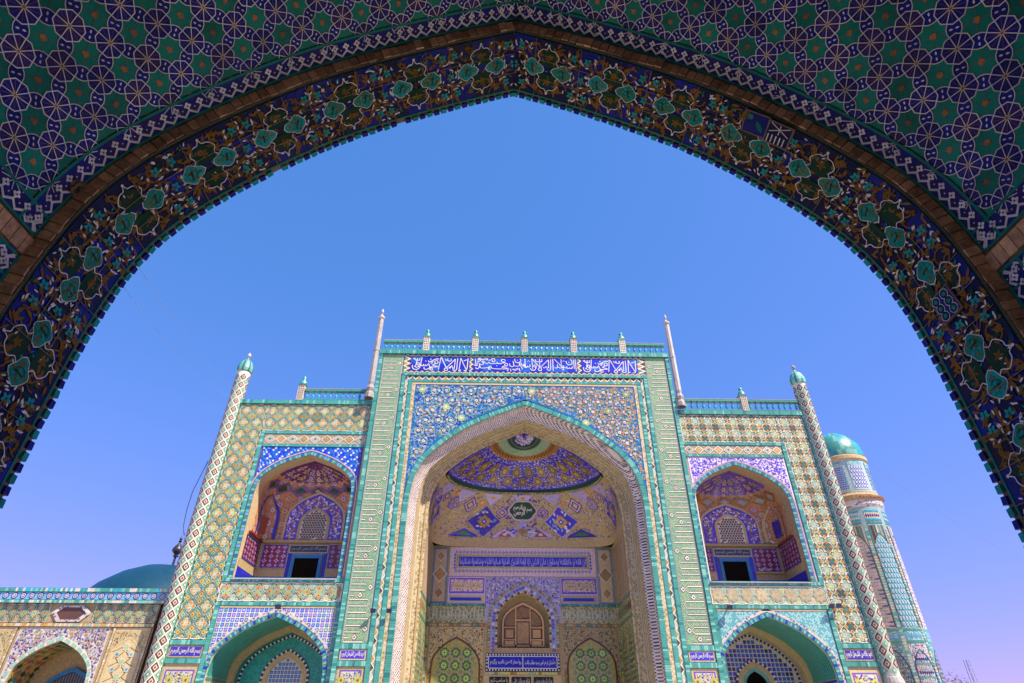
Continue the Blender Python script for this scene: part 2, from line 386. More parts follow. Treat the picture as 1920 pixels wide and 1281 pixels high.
# ------------------------------------------------------------------ the gateway the camera stands in: a pointed barrel vault
SC = 5.0/6.0
GX, D2 = 0.120, 5.0
D1 = D2*0.8146
H1 = 0.13
_c = np.array([(5.27, -1.92), (5.27, 2.), (5.26, 3.6), (5.20, 4.5), (5.07, 5.25), (4.76, 5.95), (4.25, 6.6), (3.6, 7.25), (2.9, 7.85), (2.1, 8.35), (1.3, 8.77), (.6, 9.1), (0, 9.36)])*SC
_t = np.r_[0, np.cumsum(np.hypot(*np.diff(_c, axis=0).T))]
_tt = np.linspace(0, _t[-1], 700)
_px, _pz = np.interp(_tt, _t, _c[:, 0]), np.interp(_tt, _t, _c[:, 1])
_k = np.ones(41)/41
_sx, _sz = np.convolve(np.pad(_px, 20, mode='edge'), _k, 'valid'), np.convolve(np.pad(_pz, 20, mode='edge'), _k, 'valid')
_sx[-20:], _sz[-20:] = _px[-20:], _pz[-20:]; _sx[:20], _sz[:20] = _px[:20], _pz[:20]
_nx, _nz = np.gradient(_sz, _tt), -np.gradient(_sx, _tt)
SL = float(_t[-1])                                   # arc length apex .. ground
def prof(s):
    if s < 0:
        x, z, nx, nz = prof(0.0); return (x+nz*s, z-nx*s, nx, nz)
    q = SL-s
    return (float(np.interp(q, _tt, _sx)), float(np.interp(q, _tt, _sz)), float(np.interp(q, _tt, _nx)), float(np.interp(q, _tt, _nz)))
def vault(side):                                     # t grows from the arch towards (and past) the camera
    def S(s, t, h):
        x, z, nx, nz = prof(s); o = H1-h
        return (GX+side*(x+nx*o), D1-t, z+nz*o)
    return S
def soffit(side):
    def S(s, t, h):
        x, z, nx, nz = prof(s)
        return (GX+side*(x-nx*h), D1+t, z-nz*h)
    return S
def frame(S, s, t, h=0.0, roll=0.0):
    e = .01
    p = Vector(S(s, t, h)); a = (Vector(S(s+e, t, h))-Vector(S(s-e, t, h))).normalized(); b = (Vector(S(s, t+e, h))-Vector(S(s, t-e, h))).normalized()
    n = Vector(S(s, t, h+.02))-p; n.normalize(); b = (b-n*b.dot(n)).normalized(); a = a-n*a.dot(n); a = (a-b*a.dot(b)).normalized()
    M = Matrix(((a.x, b.x, n.x, p.x), (a.y, b.y, n.y, p.y), (a.z, b.z, n.z, p.z), (0, 0, 0, 1)))
    return M @ Matrix.Rotation(roll, 4, 'Z')

gate = thing('tiled_gateway', 'dark blue and green tiled vaulted gateway whose pointed arch frames the view', 'gateway', (GX, D1, GZ))
BACK = -5.5
# masonry mass: outer walls, roof and court face, out of view, added to block light
mb = MB()
ring = [(sd, s) for sd, s in [(-1, SL*(1-i/40)) for i in range(40)] + [(1, SL*i/40) for i in range(41)]]
fr = []
for sd, s in ring:
    x, z, nx, nz = prof(s); fr.append((GX+sd*x, z))
XO, ZO = 8.5, 9.6
for i in range(len(fr)-1):
    a, b = fr[i], fr[i+1]
    def up(p): return (p[0], ZO)
    mb.face([(a[0], D2, a[1]), (b[0], D2, b[1]), (b[0], D2, ZO), (a[0], D2, ZO)], 'brick')
for sd in (-1, 1):
    xa, xb = GX+sd*_sx[0], GX+sd*XO
    mb.face([(xa, D2, GZ), (xb, D2, GZ), (xb, D2, ZO), (xa, D2, ZO)], 'brick')
    mb.face([(xb, D2, GZ), (xb, BACK, GZ), (xb, BACK, ZO), (xb, D2, ZO)], 'brick')
mb.face([(GX-XO, D2, ZO), (GX+XO, D2, ZO), (GX+XO, BACK, ZO), (GX-XO, BACK, ZO)], 'brick')
for i in range(len(fr)-1):
    a, b = fr[i], fr[i+1]
    k = 1.0 + H1/4.3
    mb.face([(GX+(a[0]-GX)*k, BACK, a[1]*k), (GX+(b[0]-GX)*k, BACK, b[1]*k), (b[0], BACK, ZO), (a[0], BACK, ZO)], 'brick')
for sg_ in (-1, 1): mb.face([(GX+sg_*1.6, BACK, GZ), (GX+sg_*5, BACK, GZ), (GX+sg_*5, BACK, 3.2), (GX+sg_*1.6, BACK, 3.2)], 'brick')   # unseen back wall with a doorway, added to darken the vault
mb.face([(GX-5, BACK, 3.2), (GX+5, BACK, 3.2), (GX+5, BACK, ZO), (GX-5, BACK, ZO)], 'brick')
for sd in (-1, 1): mb.face([(GX+sd*(_sx[0]+H1), BACK, GZ), (GX+sd*XO, BACK, GZ), (GX+sd*XO, BACK, ZO), (GX+sd*(_sx[0]+H1), BACK, ZO)], 'brick')
mb.build('unseen_masonry', gate)

PAN0, PAN1, PANS = 0.30, 5.9, 5.94                  # star field: first t, .. and lowest s
BW = 0.2                                            # width of the chain border
LA, LB = 0.2335, 0.255                              # half diagonals of the star lattice
S0, T0 = 5.70, 0.805
def lat(x, y): return ((x+y)*LA, (x-y)*LB)
def latp(pts): return [lat(*p) for p in pts]
oct_ = [(.39*math.cos(math.pi*i/4), .39*math.sin(math.pi*i/4)) for i in range(8)]
def tooth(p): return p
lay = [(latp(q), 'gate_white', .004) for q in ribbon(oct_, .026, True)]
for i in range(8):
    a = math.pi/8+i*math.pi/4; c, s_ = math.cos(a), math.sin(a)
    lay += [(latp(q), 'gate_white', .0055) for q in ribbon([(.035*c, .035*s_), (.36*c, .36*s_)], .023)]
    lay += [(latp(q), 'gate_gold', .003) for q in ribbon([(.03*math.cos(i*math.pi/4), .03*math.sin(i*math.pi/4)), (.36*math.cos(i*math.pi/4), .36*math.sin(i*math.pi/4))], .012)]
lay.append((latp(ngon(0, 0, .035, 8)), 'gate_rust', .007))
rosettes = [piece('rosette_tile', latp([(p[0]*1.0, p[1]*1.0) for p in oct_]), .008, m, lay) for m in ('gate_navy', 'gate_navy', 'gate_violet')]
hg = [(.39, 0), (.33, .137), (.44, .182), (.56, .182), (.67, .137), (.61, 0), (.67, -.137), (.56, -.182), (.44, -.182), (.33, -.137)]
def knot(sw):
    f = (lambda p: (p[0]-.5, p[1])) if not sw else (lambda p: (p[1], p[0]-.5))
    P = [f(p) for p in hg]
    if sw: P = P[::-1]
    ly = []
    for sg in (1, -1):
        ly += [(latp(q), 'gate_white', .004) for q in ribbon([f(p) for p in ((.33, .137*sg), (.44, .182*sg), (.56, .182*sg), (.67, .137*sg))], .022)]
        ly.append((latp(almond(*f((.5, .075*sg)), .1, .05, math.pi/2 if not sw else 0)), 'gate_white', .003))
    return piece('knot_tile', latp(P), .007, 'gate_navy', ly)
knots = (knot(False), knot(True))
gs = [(.33, .137), (.44, .182), (.56, .182), (.67, .137), (.724, .276), (.863, .33), (.818, .44), (.818, .56), (.863, .67), (.724, .724), (.67, .863), (.56, .818), (.44, .818), (.33, .863), (.276, .724), (.137, .67), (.182, .56), (.182, .44), (.137, .33), (.276, .276)]
gs = [(.5+(x-.5)*.985, .5+(y-.5)*.985) for x, y in gs]
def gstar(v):
    ly = [(latp([(p[0]-.5, p[1]-.5) for p in q]), 'gate_gold', .002) for a in (0, 1, 2, 3) for q in ribbon([(.5+.1*math.cos(a*math.pi/2), .5+.1*math.sin(a*math.pi/2)), (.5+.31*math.cos(a*math.pi/2), .5+.31*math.sin(a*math.pi/2))], .012)]
    ly.append((latp([((.085+.025*math.sin(3*i+v))*math.cos(i*.7), (.085+.025*math.cos(2*i+v))*math.sin(i*.7)) for i in range(9)]), 'gate_rust', .004))
    return piece('star_tile', latp([(p[0]-.5, p[1]-.5) for p in gs]), .006, 'gate_green', ly)
gstars = [gstar(v) for v in range(4)]

for side in (-1, 1):
    V = vault(side); SF = soffit(side)
    word = 'left' if side < 0 else 'right'
    # vault shell (body under the tiles), from ridge to floor
    mb = MB(); ss = [-.075]+[SL*i/90 for i in range(1, 91)]; tsteps = [0.0, .15, .5, 1, 1.6, 2.4, 4, 6.5, D1-BACK]
    for i in range(90):
        for t0, t1 in zip(tsteps, tsteps[1:]):
            m = 'gate_navy' if t0 >= 2.4 or ss[i] > 6.6 else 'gate_mortar'
            mb.face([V(ss[i], t0, 0), V(ss[i+1], t0, 0), V(ss[i+1], t1, 0), V(ss[i], t1, 0)], m)
    shell = mb.build('vault_shell', gate, smooth=True)
    # soffit shell
    mb = MB()
    for i in range(90):
        mb.face([SF(ss[i], 0, 0), SF(ss[i+1], 0, 0), SF(ss[i+1], D2-D1, 0), SF(ss[i], D2-D1, 0)], 'gate_mortar')
    sshell = mb.build('soffit_shell', gate, smooth=True)
    # ring face between soffit and vault (behind the bricks)
    mb = MB()
    for i in range(90):
        a0, a1 = SF(ss[i], 0, 0), SF(ss[i+1], 0, 0); b0, b1 = V(ss[i], .045, 0), V(ss[i+1], .045, 0)
        mb.face([a0, a1, b1, b0], 'gate_mortar')
    rface = mb.build('brick_band_bed', gate)
    bmesh_b = [piece('brick', rect(-.048+random.uniform(-.004, .004), .006, .048+random.uniform(-.004, .004), H1-.004), .02+.004*k, 'gate_brick') for k in range(4)]
    n = int(SL/.106)
    for i in range(n):
        s = .055+i*.106
        if s > 7.2: break
        p = Vector(SF(s, 0, 0)); q = Vector(V(s, .045, 0)); b = (q-p).normalized(); a = (Vector(SF(s+.01, 0, 0))-Vector(SF(s-.01, 0, 0))).normalized(); nrm = a.cross(b); nrm = nrm if nrm.y < 0 else -nrm; a = b.cross(nrm)
        if side*0+1 and not in_view(p, 60): continue
        M = Matrix(((a.x, b.x, nrm.x, p.x), (a.y, b.y, nrm.y, p.y), (a.z, b.z, nrm.z, p.z), (0, 0, 0, 1)))
        inst('brick', random.choice(bmesh_b), rface, M @ Matrix.Translation((0, random.uniform(-.006, .006), random.uniform(-.016, .006))) @ Matrix.Rotation(random.uniform(-.03, .03), 4, 'Z'))
    # star field ground
    mb = MB()
    for i in range(90):
        if ss[i+1] > PANS+.05: break
        for t0, t1 in ((PAN0-.05, .6), (.6, 1.1), (1.1, 1.7), (1.7, 2.5)):
            mb.face([V(ss[i], t0, .006), V(ss[i+1], t0, .006), V(ss[i+1], t1, .006), V(ss[i], t1, .006)], 'gate_mortar')
    field = mb.build('star_field', gate, smooth=True)
    for i in range(-26, 27):
        for j in range(-26, 27):
            a, b = lat(i, j); s, t = S0+a, T0+b-(.02 if side > 0 else 0)
            def ok(s, t, r): return .02 < s < PANS+.05 and PAN0-.07 < t < 2.6 and in_view(V(s, t, 0), 40)
            if ok(s, t, .1): inst('rosette_tile', random.choice(rosettes), field, frame(V, s, t, .0065))
            for k, (ox, oy) in enumerate(((.5, 0), (0, .5))):
                a2, b2 = lat(i+ox, j+oy)
                s2, t2 = S0+a2, T0+b2-(.02 if side > 0 else 0)
                if ok(s2, t2, .1): inst('knot_tile', knots[k], field, frame(V, s2, t2, .0065))
            a2, b2 = lat(i+.5, j+.5); s2, t2 = S0+a2, T0+b2-(.02 if side > 0 else 0)
            if ok(s2, t2, .1): inst('star_tile', random.choice(gstars), field, frame(V, s2, t2, .0065))
    # chain border along the arch, along the springing line and around the panel below
    mb = MB(); flower_spots = []
    def chain(f, L, name):
        """f(a, b) -> (s, t): a along, b across 0..BW (0 on the brick side)"""
        seg = max(2, int(L/.12)); d = L/seg
        def q(a0, a1, b0, b1, m, h): mb.face([V(*f(a0, b0), h), V(*f(a1, b0), h), V(*f(a1, b1), h), V(*f(a0, b1), h)], m)
        for i in range(seg):
            a0, a1 = i*d, (i+1)*d
            q(a0, a1, 0, BW+.02, random.choice(['gate_navy', 'gate_navy', 'gate_violet']), .018)
            q(a0, a1, -.012, .016, 'gate_green', .024); q(a0, a1, BW, BW+.03, 'gate_green', .024)
            q(a0, a1, -.012, -.012, 'gate_green', .0)
        m_ = max(2, int(L/.135)); d = L/m_; pts = []
        for i in range(m_+1):
            pts.append((i*d, .028))
            if i < m_: pts.append(((i+.5)*d, .085))
        for pq in ribbon(pts, .022): mb.face([V(*f(*p), .0235) for p in pq], 'gate_white')
        for i in range(m_):
            mb.face([V(*f(*p), .0225) for p in diamond((i+.0)*d+.0, .1, .045, .04)], 'gate_violet')
            mb.face([V(*f(*p), .0235) for p in ngon(i*d, .1, .008, 6)], 'gate_white')
            flower_spots.append(f((i+.5)*d, .135))
    PB = 6.15
    chain(lambda a, b: (a-.05, .085+b), PB+.05, 'arch')
    chain(lambda a, b: (PB-b, .10+a), 2.4, 'spring')
    PC = 6.40
    chainb = mb.build('chain_border', gate); upper_spots = flower_spots; mb = MB(); flower_spots = []
    chain(lambda a, b: (PC+b, .10+a), 2.4, 'low')
    chain(lambda a, b: (PC+a, .075+b), 1.6, 'low_side')
    chainl = mb.build('lower_chain_border', gate)
    fl = []
    for k in range(4): fl += [(ngon(.025*math.cos(k*math.pi/2), .025*math.sin(k*math.pi/2), .016, 6, .3), 'gate_white', .001+.0006*k)]
    fl += [(diamond(0, 0, .026), 'gate_white', .0042), (diamond(0, 0, .012, .014), 'gate_navy', .0055)]
    fmesh = piece('blossom_tile', diamond(0, 0, .036), .003, 'gate_white', fl)
    for par, sp_ in ((chainb, upper_spots), (chainl, flower_spots)):
        for s, t in sp_:
            if in_view(V(s, t, 0), 40): inst('blossom_tile', fmesh, par, frame(V, s, t, .021))
    # horizontal brick course at the springing
    mb = MB(); mb.face([V(PB+.03, .03, .004), V(PC-.03, .03, .004), V(PC-.03, 2.5, .004), V(PB+.03, 2.5, .004)], 'gate_mortar')
    course = mb.build('brick_course_bed', gate)
    cb = piece('brick', rect(-.088, -.05, .088, .05), .02, 'gate_brick')
    for i in range(22):
        t = .08+i*.108
        if in_view(V(6.28, t, 0), 60): inst('brick', cb, course, frame(V, 6.275, t, .006, random.uniform(-.03, .03)))
    # lower panel ground
    mb = MB()
    for s0_ in range(8):
        sa, sb = PC+.2+s0_*.18, PC+.2+(s0_+1)*.18
        for t0, t1 in ((.28, 1.2), (1.2, 2.4)): mb.face([V(sa, t0, .01), V(sb, t0, .01), V(sb, t1, .01), V(sa, t1, .01)], 'gate_green')
    mb.build('lower_panel', gate)

    # painted soffit: square tiles ...
    TW = (D2-D1-.09)/3
    rows = [(.03+TW*(k+.5)) for k in range(3)]
    tl = [piece('soffit_tile', rect(-.156, -TW/2+.004, .156, TW/2-.004), .012, 'gate_dark') for k in range(2)] + [piece('soffit_tile', rect(-.154, -TW/2+.006, .154, TW/2-.005), .010, 'gate_navy')]
    i = 0
    while True:
        s = .16+i*.318; i += 1
        if s > SL-.2: break
        for t in rows:
            if not in_view(SF(s, t, 0), 80): continue
            inst('soffit_tile', random.choice(tl), sshell, frame(SF, s, t, .001+random.uniform(0, .003), random.uniform(-.006, .006)))
    # ... and the painting on them
    mb = MB(); WT = D2-D1; H = .019
    def paint(items, h=0.0):
        for poly, m, dh in items:
            if min(p[0] for p in poly) < .01: continue
            mb.face([SF(max(x, .0), min(max(y, .03), WT-.07), H+h+dh) for x, y in poly], m)
    def ell(x, y, r, a0, a1, n=9): return [(x+r*math.cos(a0+(a1-a0)*k/n), y+r*math.sin(a0+(a1-a0)*k/n)) for k in range(n+1)]
    U = .94
    units = int(SL/U)+1
    mid = WT*.47
    for u in range(units):
        c0 = .50+u*U
        if c0 > 8.6: break
        # vines
        for (vx, vy, vr, a0, a1) in ((-.42, .12, .13, 0, 4.5), (.0, .08, .2, .3, 2.9), (-.42, .72, .13, 2, 6.2), (.0, .82, .2, 3.4, 6.1), (.42, .45, .17, 1, 5), (-.47, .45, .2, -1.3, 1.3), (.2, .2, .09, 0, 5), (-.2, .2, .09, 1, 6), (.2, .7, .09, 2, 6.5), (-.2, .7, .09, -1, 4), (.47, .9, .12, 2.5, 6.5), (-.25, .93, .16, 3.3, 6)):
            paint([(q, 'gate_gold', .0) for q in ribbon(ell(c0+vx, vy*WT, vr, a0, a1), .016)])
            for k in range(4):
                a = a0+(a1-a0)*random.random()
                paint([(almond(c0+vx+vr*math.cos(a)*.85, vy*WT+vr*math.sin(a)*.85, .075, .034, random.random()*6), 'gate_gold', .0012+.0003*k)])
        # dark cartouches and their white outlines, above and below the centre line
        for sg in (1, -1):
            pts = [(-.20, .06), (-.12, .12), (-.155, .20), (-.09, .275), (-.03, .285), (0, .335), (.03, .285), (.09, .275), (.155, .20), (.12, .12), (.20, .06)]
            P = smooth([(c0+x, mid+sg*y) for x, y in pts], 3)
            paint([([(c0+x*.86, mid+sg*(y*.9)) for x, y in pts], 'gate_bottle', .0005)])
            paint([(q, 'gate_white', .002) for q in ribbon(P, .010)])
            paint([(ngon(c0, mid+sg*.345, .017, 6), 'gate_white', .0025)])
            for k in range(5):
                a = k*1.256; paint([(almond(c0+.032*math.cos(a), mid+sg*.17+.032*math.sin(a), .06, .026, a), 'gate_gold', .0012+.0002*k)])
        # big turquoise buds
        for sg in (1, -1):
            bx = c0+sg*.225; rr = []
            for k in range(20):
                th = 2*math.pi*k/20; d = math.cos(th)
                r = .104*(1+.42*max(0, -d)**5)*(1+.10*math.cos(4*th))
                rr.append((bx+sg*r*math.cos(th)*1.02, mid+r*math.sin(th)*1.05))
            wob = [(bx+(x-bx)*random.uniform(.96, 1.05), mid+(y-mid)*random.uniform(.96, 1.05)) for x, y in rr]
            paint([([(bx+(x-bx)*1.07, mid+(y-mid)*1.07) for x, y in wob], 'gate_white', .0035)])
            paint([(wob, random.choice(['gate_turquoise', 'gate_green', 'gate_green']), .005)])
            for k in range(9):
                a = k*.698+random.uniform(-.15, .15); d = random.uniform(.06, .082)
                paint([(almond(bx+d*math.cos(a), mid+d*math.sin(a), .058, .034, a+random.uniform(-.5, .5)), random.choice(['gate_green', 'gate_gold', 'gate_turquoise', 'gate_green']), .0062+.0003*k)])
            for k in range(6):
                a = k*1.047+random.random()*.5
                paint([(almond(bx+.03*math.cos(a), mid+.03*math.sin(a), .05, .026, a), ('gate_turquoise', 'gate_bottle', 'gate_green', 'gate_turquoise', 'gate_bottle', 'gate_gold')[k], .0092+.0003*k)])
            paint([(ngon(bx, mid, .012, 7), 'gate_bottle', .0115), (almond(bx-sg*.10, mid, .06, .03, 0), 'gate_gold', .0066)])
            paint([(q, 'gate_bottle', .0118) for q in ribbon(ell(bx, mid, .062, random.random()*3, 3+random.random()*2, 6), .006)])
            # white sepals
            for k in range(4):
                paint([(almond(bx+sg*.12*math.cos(.5*(k-1.5)), mid+.135*math.sin(.75*(k-1.5)), .055, .02, random.random()*3), 'gate_white', .003)])
        # small flowers with white leaves
        for fx, fy in ((-.47+.09, .19), (.47-.09, .19), (-.38, .76), (.38, .76), (-.47, .49)):
            x, y = c0+fx+random.uniform(-.02, .02), fy*WT
            for k in range(5):
                a = k*1.256+random.random()*.3
                paint([(almond(x+.034*math.cos(a), y+.034*math.sin(a), .056, .036, a), 'gate_turquoise' if k else 'gate_gold', .003+.0004*k)])
            for k in range(5):
                a = random.random()*6.28; d = random.uniform(.075, .115)
                paint([(almond(x+d*math.cos(a), y+d*math.sin(a), .058, .02, a+1.3), 'gate_white', .0022)])
        for k in range(26):
            paint([(almond(c0+random.uniform(-.45, .45), random.uniform(.05, .84)*WT, .05, .016, random.random()*3), random.choice(['gate_white', 'gate_white', 'gate_turquoise', 'gate_green']), .0015)])
        for k in range(90):
            paint([(almond(c0+random.uniform(-.47, .47), random.uniform(.05, .86)*WT, .11, .032, random.random()*3), random.choice(['gate_gold', 'gate_gold', 'gate_gold', 'gate_bottle', 'gate_navy']), .0003+.0001*(k % 5))])
    i = 0                                              # grouted joints of the square tiles
    while .001+i*.318 < 8.8:
        s = .001+i*.318; i += 1
        if s > .1 and random.random() < .8: mb.face([SF(s-.003, .03, H+.0125), SF(s+.003, .03, H+.0125), SF(s+.003, WT-.09, H+.0125), SF(s-.003, WT-.09, H+.0125)], 'gate_mortar')
        for t in (.03+TW, .03+2*TW):
            if random.random() < .7: mb.face([SF(s, t-.003, H+.0125), SF(s+.318, t-.003, H+.0125), SF(s+.318, t+.003, H+.0125), SF(s, t+.003, H+.0125)], 'gate_mortar')
    for k in range(150):
        a, b = k*SL/150, (k+1)*SL/150
        for t0, t1, m in ((.0, .02, 'gate_bottle'), (WT-.085, WT-.062, 'gate_green')):
            mb.face([SF(a, t0, .018), SF(b, t0, .018), SF(b, t1, .018), SF(a, t1, .018)], m)
    mb.build('floral_painting', gate, kind='stuff')
    # toothed edge of alternating turquoise and navy bricks
    mb = MB()
    for k in range(150):
        a, b = k*SL/150, (k+1)*SL/150
        mb.face([SF(a, WT-.06, .012), SF(b, WT-.06, .012), SF(b, WT, .012), SF(a, WT, .012)], 'gate_mortar')
        mb.face([SF(a, WT-.06, 0), SF(b, WT-.06, 0), SF(b, WT-.06, .012), SF(a, WT-.06, .012)], 'gate_mortar')
        mb.face([SF(a, WT, 0), SF(b, WT, 0), SF(b, WT, .012), SF(a, WT, .012)], 'gate_mortar')
    edge = mb.build('edge_mortar', gate)
    eb = {m: piece('edge_brick', [(-.037, -.026), (.037, -.03), (.038, .034), (-.036, .03)], .034, m) for m in ('gate_turquoise', 'gate_navy')}
    i = 0
    while True:
        s = .03+i*.106; i += 1
        if s > SL-.1: break
        if not in_view(SF(s, WT, 0), 60) or random.random() < .02: continue
        inst('edge_brick', eb['gate_turquoise' if i % 2 else 'gate_navy'], edge, frame(SF, s, WT-.012+random.uniform(-.006, .006), .004, random.uniform(-.12, .12)))
    # mismatched repair tiles and a mud nest
    if side > 0:
        for s, t, kind in ((3.36, .17, 0), (3.66, .17, 1), (6.35, .45, 2)):
            ly = []
            if kind == 0: ly = [(almond(.05, .02, .17, .06, .9), 'gate_green', .002), (ngon(-.08, -.07, .035, 6), 'gate_turquoise', .002), (rect(-.145, -.12, -.10, -.02), 'gate_gold', .001)]
            elif kind == 1:
                for k in range(5): ly.append((rect(-.12+k*.05, .02, -.105+k*.05, .12), 'gate_white', .002))
                for q in ribbon([(-.12, -.12), (.12, -.01)], .011)+ribbon([(-.12, -.01), (.12, -.12)], .011)+ribbon([(0, -.12), (0, 0)], .011): ly.append((q, 'gate_white', .003))
            else:
                for k in range(6):
                    x, y = (-.09, 0, .09)[k % 3], (-.06, .07)[k // 3]
                    ly += [(ngon(x, y, .055, 9), 'gate_white', .002), (ngon(x, y, .047, 9), 'gate_dark', .003), (ngon(x, y, .026, 6), 'gate_turquoise', .004)]
            me = piece('repair_tile', rect(-.155, -.14, .155, .14), .02, 'gate_mortar', [(rect(-.14, -.125, .14, .125), 'gate_navy' if kind != 1 else 'gate_dark', .001)]+[(p, m, d+.001) for p, m, d in ly])
            inst('repair_tile', me, sshell, frame(SF, s, t, .022, random.uniform(-.1, .1)))
    else:
        mb = MB(); c = Vector(V(5.53, .12, .03))
        for i in range(7):
            for j in range(12):
                def sp(i, j):
                    th, ph = math.pi*i/14, 2*math.pi*j/12; r = .085*(1+.2*math.sin(5*ph+i)+.12*math.cos(3*i+2*ph))
                    dp = -.03 if i < 2 else 0
                    M = frame(V, 5.53, .10, 0)
                    return M @ Vector((r*math.sin(th)*math.cos(ph)*1.2, r*math.sin(th)*math.sin(ph), r*math.cos(th)*.8+dp))
                mb.face([sp(i, j), sp(i+1, j), sp(i+1, j+1), sp(i, j+1)], 'mud')
        nest = mb.build('wasp_nest', None, smooth=True)
        tag(nest, 'brown mud nest stuck on the brick band of the gateway, left', 'nest')

# ------------------------------------------------------------------ the portal across the court
CX, YP = 1.31, 28.0                                  # axis and front plane of the central portal
YW = 28.2                                            # front plane of the wings
portal = thing('shrine_portal', 'turquoise and cream tiled shrine portal with deep pointed central niche and two-storey wings', 'building', (CX, YP, GZ))
P = lambda u, z, h: (CX+u, YP-h, z)                  # u measured from the axis
PTOP = 18.35
A_BAND = (0.0, 5.98, 9.5, 15.36); A_ROLL = (0.0, 5.72, 9.5, 15.0); A_IN = (0.0, 5.40, 9.5, 14.42)

# wall mass of the portal (front with the arch cut out, sides, top, back)
mb = MB()
spandrel(mb, P, -5.98, 5.98, PTOP, A_BAND, 'plaster', 0)
for sg in (-1, 1):
    a, b = sorted((sg*5.98, sg*8.2))
    mb.face([P(a, GZ, 0), P(b, GZ, 0), P(b, PTOP, 0), P(a, PTOP, 0)], 'plaster')
    mb.face([P(sg*8.2, GZ, 0), P(sg*8.2, GZ, -7), P(sg*8.2, PTOP, -7), P(sg*8.2, PTOP, 0)], 'plaster')
mb.face([P(-8.2, PTOP, 0), P(8.2, PTOP, 0), P(8.2, PTOP, -7), P(-8.2, PTOP, -7)], 'plaster')
mb.face([P(-8.2, GZ, -7), P(8.2, GZ, -7), P(8.2, PTOP, -7), P(-8.2, PTOP, -7)], 'plaster')
mb.build('portal_wall', portal)

# turquoise borders of the portal
mb = MB()
border(mb, P, -8.2, 8.2, 18.17, 18.42, .12, t=.08, thick=.16)
for sg in (-1, 1):
    for (a, b, z0, z1, h) in ((7.99, 8.2, GZ, 18.17, .07), (6.60, 6.80, GZ, 16.93, .06), (6.19, 6.40, GZ, 16.37, .05)):
        x0, x1 = sorted((sg*a, sg*b)); border(mb, P, x0, x1, z0, z1, h)
    for z0 in (3.27, 2.62):
        x0, x1 = sorted((sg*6.80, sg*7.99)); border(mb, P, x0, x1, z0, z0+.22, .055)
border(mb, P, -6.80, 6.80, 16.79, 16.95, .07); border(mb, P, -6.40, 6.40, 16.37, 16.51, .05)
for sg in (-1, 1): mb.face([P(sg*6.19, GZ, .03), P(sg*6.0, GZ, .03), P(sg*6.0, 16.37, .03), P(sg*6.19, 16.37, .03)][::sg], 'cream_lattice')
mb.face([P(-6.19, 16.24, .031), P(6.19, 16.24, .031), P(6.19, 16.37, .031), P(-6.19, 16.37, .031)], 'cream')
mb.build('turquoise_border', portal, kind='stuff')
mb = MB()
zigzag(mb, P, -6.78, 6.78, 18.03, 18.17, .02, t=.3); zigzag(mb, P, -6.78, 6.78, 16.95, 17.11, .02, t=.3); zigzag(mb, P, -6.40, 6.40, 16.52, 16.78, .01, t=.36)
for a, b in ((-6.8, -6.4), (-3.12, -2.9), (2.95, 3.2), (6.35, 6.8)): zigzag(mb, P, a, b, 17.11, 18.03, .02, t=.26)
for sg in (-1, 1):
    x0, x1 = sorted((sg*6.41, sg*6.60)); zigzag(mb, P, x0, x1, GZ, 16.78, .015, t=.33, cols=('sage', 'brown', 'ochre', 'off_white'))
mb.build('zigzag_border', portal, kind='stuff')

# angular script panels on the piers: pale bars on dotted green
def kufic(sg):
    mb = MB(); x0, x1 = 6.82, 7.97; z0, z1 = 3.50, 18.15
    f = lambda a, z, h: P(sg*(x1-a*(x1-x0)), z, h)          # a: 0 at the outer edge .. 1 at the niche side
    mb.face([f(0, z0, .02), f(1, z0, .02), f(1, z1, .02), f(0, z1, .02)][::-sg], 'kufic_ground')
    put(mb, lambda x, y, h: f(x, y, h), [(q, 'grey', 0) for q in ribbon([(.05, z0+.1), (.05, z1-.1)], .035)+ribbon([(.95, z0+.1), (.95, z1-.1)], .035)], .022)
    bed = mb.build('script_panel', portal)
    W_ = x1-x0; strokes = []
    z = z1-.45; d = .256
    thin = []
    def bar(a0, a1, z): strokes.append([(a0, z), (a1, z)])
    while z > z0+.2:
        zz = [z-k*d for k in (0, 1, 1.88, 2.5, 3.56, 4.56, 5.57)]
        bar(.07, .62, zz[0]); bar(.07, .62, zz[1]); thin.append([(.62, zz[0]), (.75, (zz[0]+zz[1])/2), (.62, zz[1])])
        strokes.append([(p[0], p[1]) for p in diamond(.82, (zz[0]+zz[1])/2, .07, .085)]+[(.75, (zz[0]+zz[1])/2)])
        bar(.07, .24, zz[2])
        strokes.append([(p[0], p[1]) for p in diamond(.46, zz[2]+.02, .07, .085)]+[(.39, zz[2]+.02)]); thin.append([(.46, zz[2]-.06), (.46, zz[3])])
        bar(.07, .78, zz[3]); bar(.07, .78, zz[4]); thin.append([(.78, zz[3]), (.86, (zz[3]+zz[4])/2), (.78, zz[4])])
        bar(.07, .78, zz[5]); thin.append([(.78, zz[5]), (.86, (zz[5]+zz[4])/2+.03)]); bar(.07, .88, zz[6])
        z -= 6.6*d
    for st in strokes+thin:
        fine = st in thin; mb = MB(); pts = [(sg*(x1-a*W_), zc) for a, zc in st]
        if any(not (z0 < p[1] < z1) for p in pts): continue
        for q in ribbon(pts, .045 if fine else .095): put(mb, P, [(q, 'brown', 0)], .024)
        for q in ribbon(pts, .022 if fine else .05): put(mb, P, [(q, 'white', 0)], .030)
        mb.build('script_bar', bed)
kufic(-1); kufic(1)

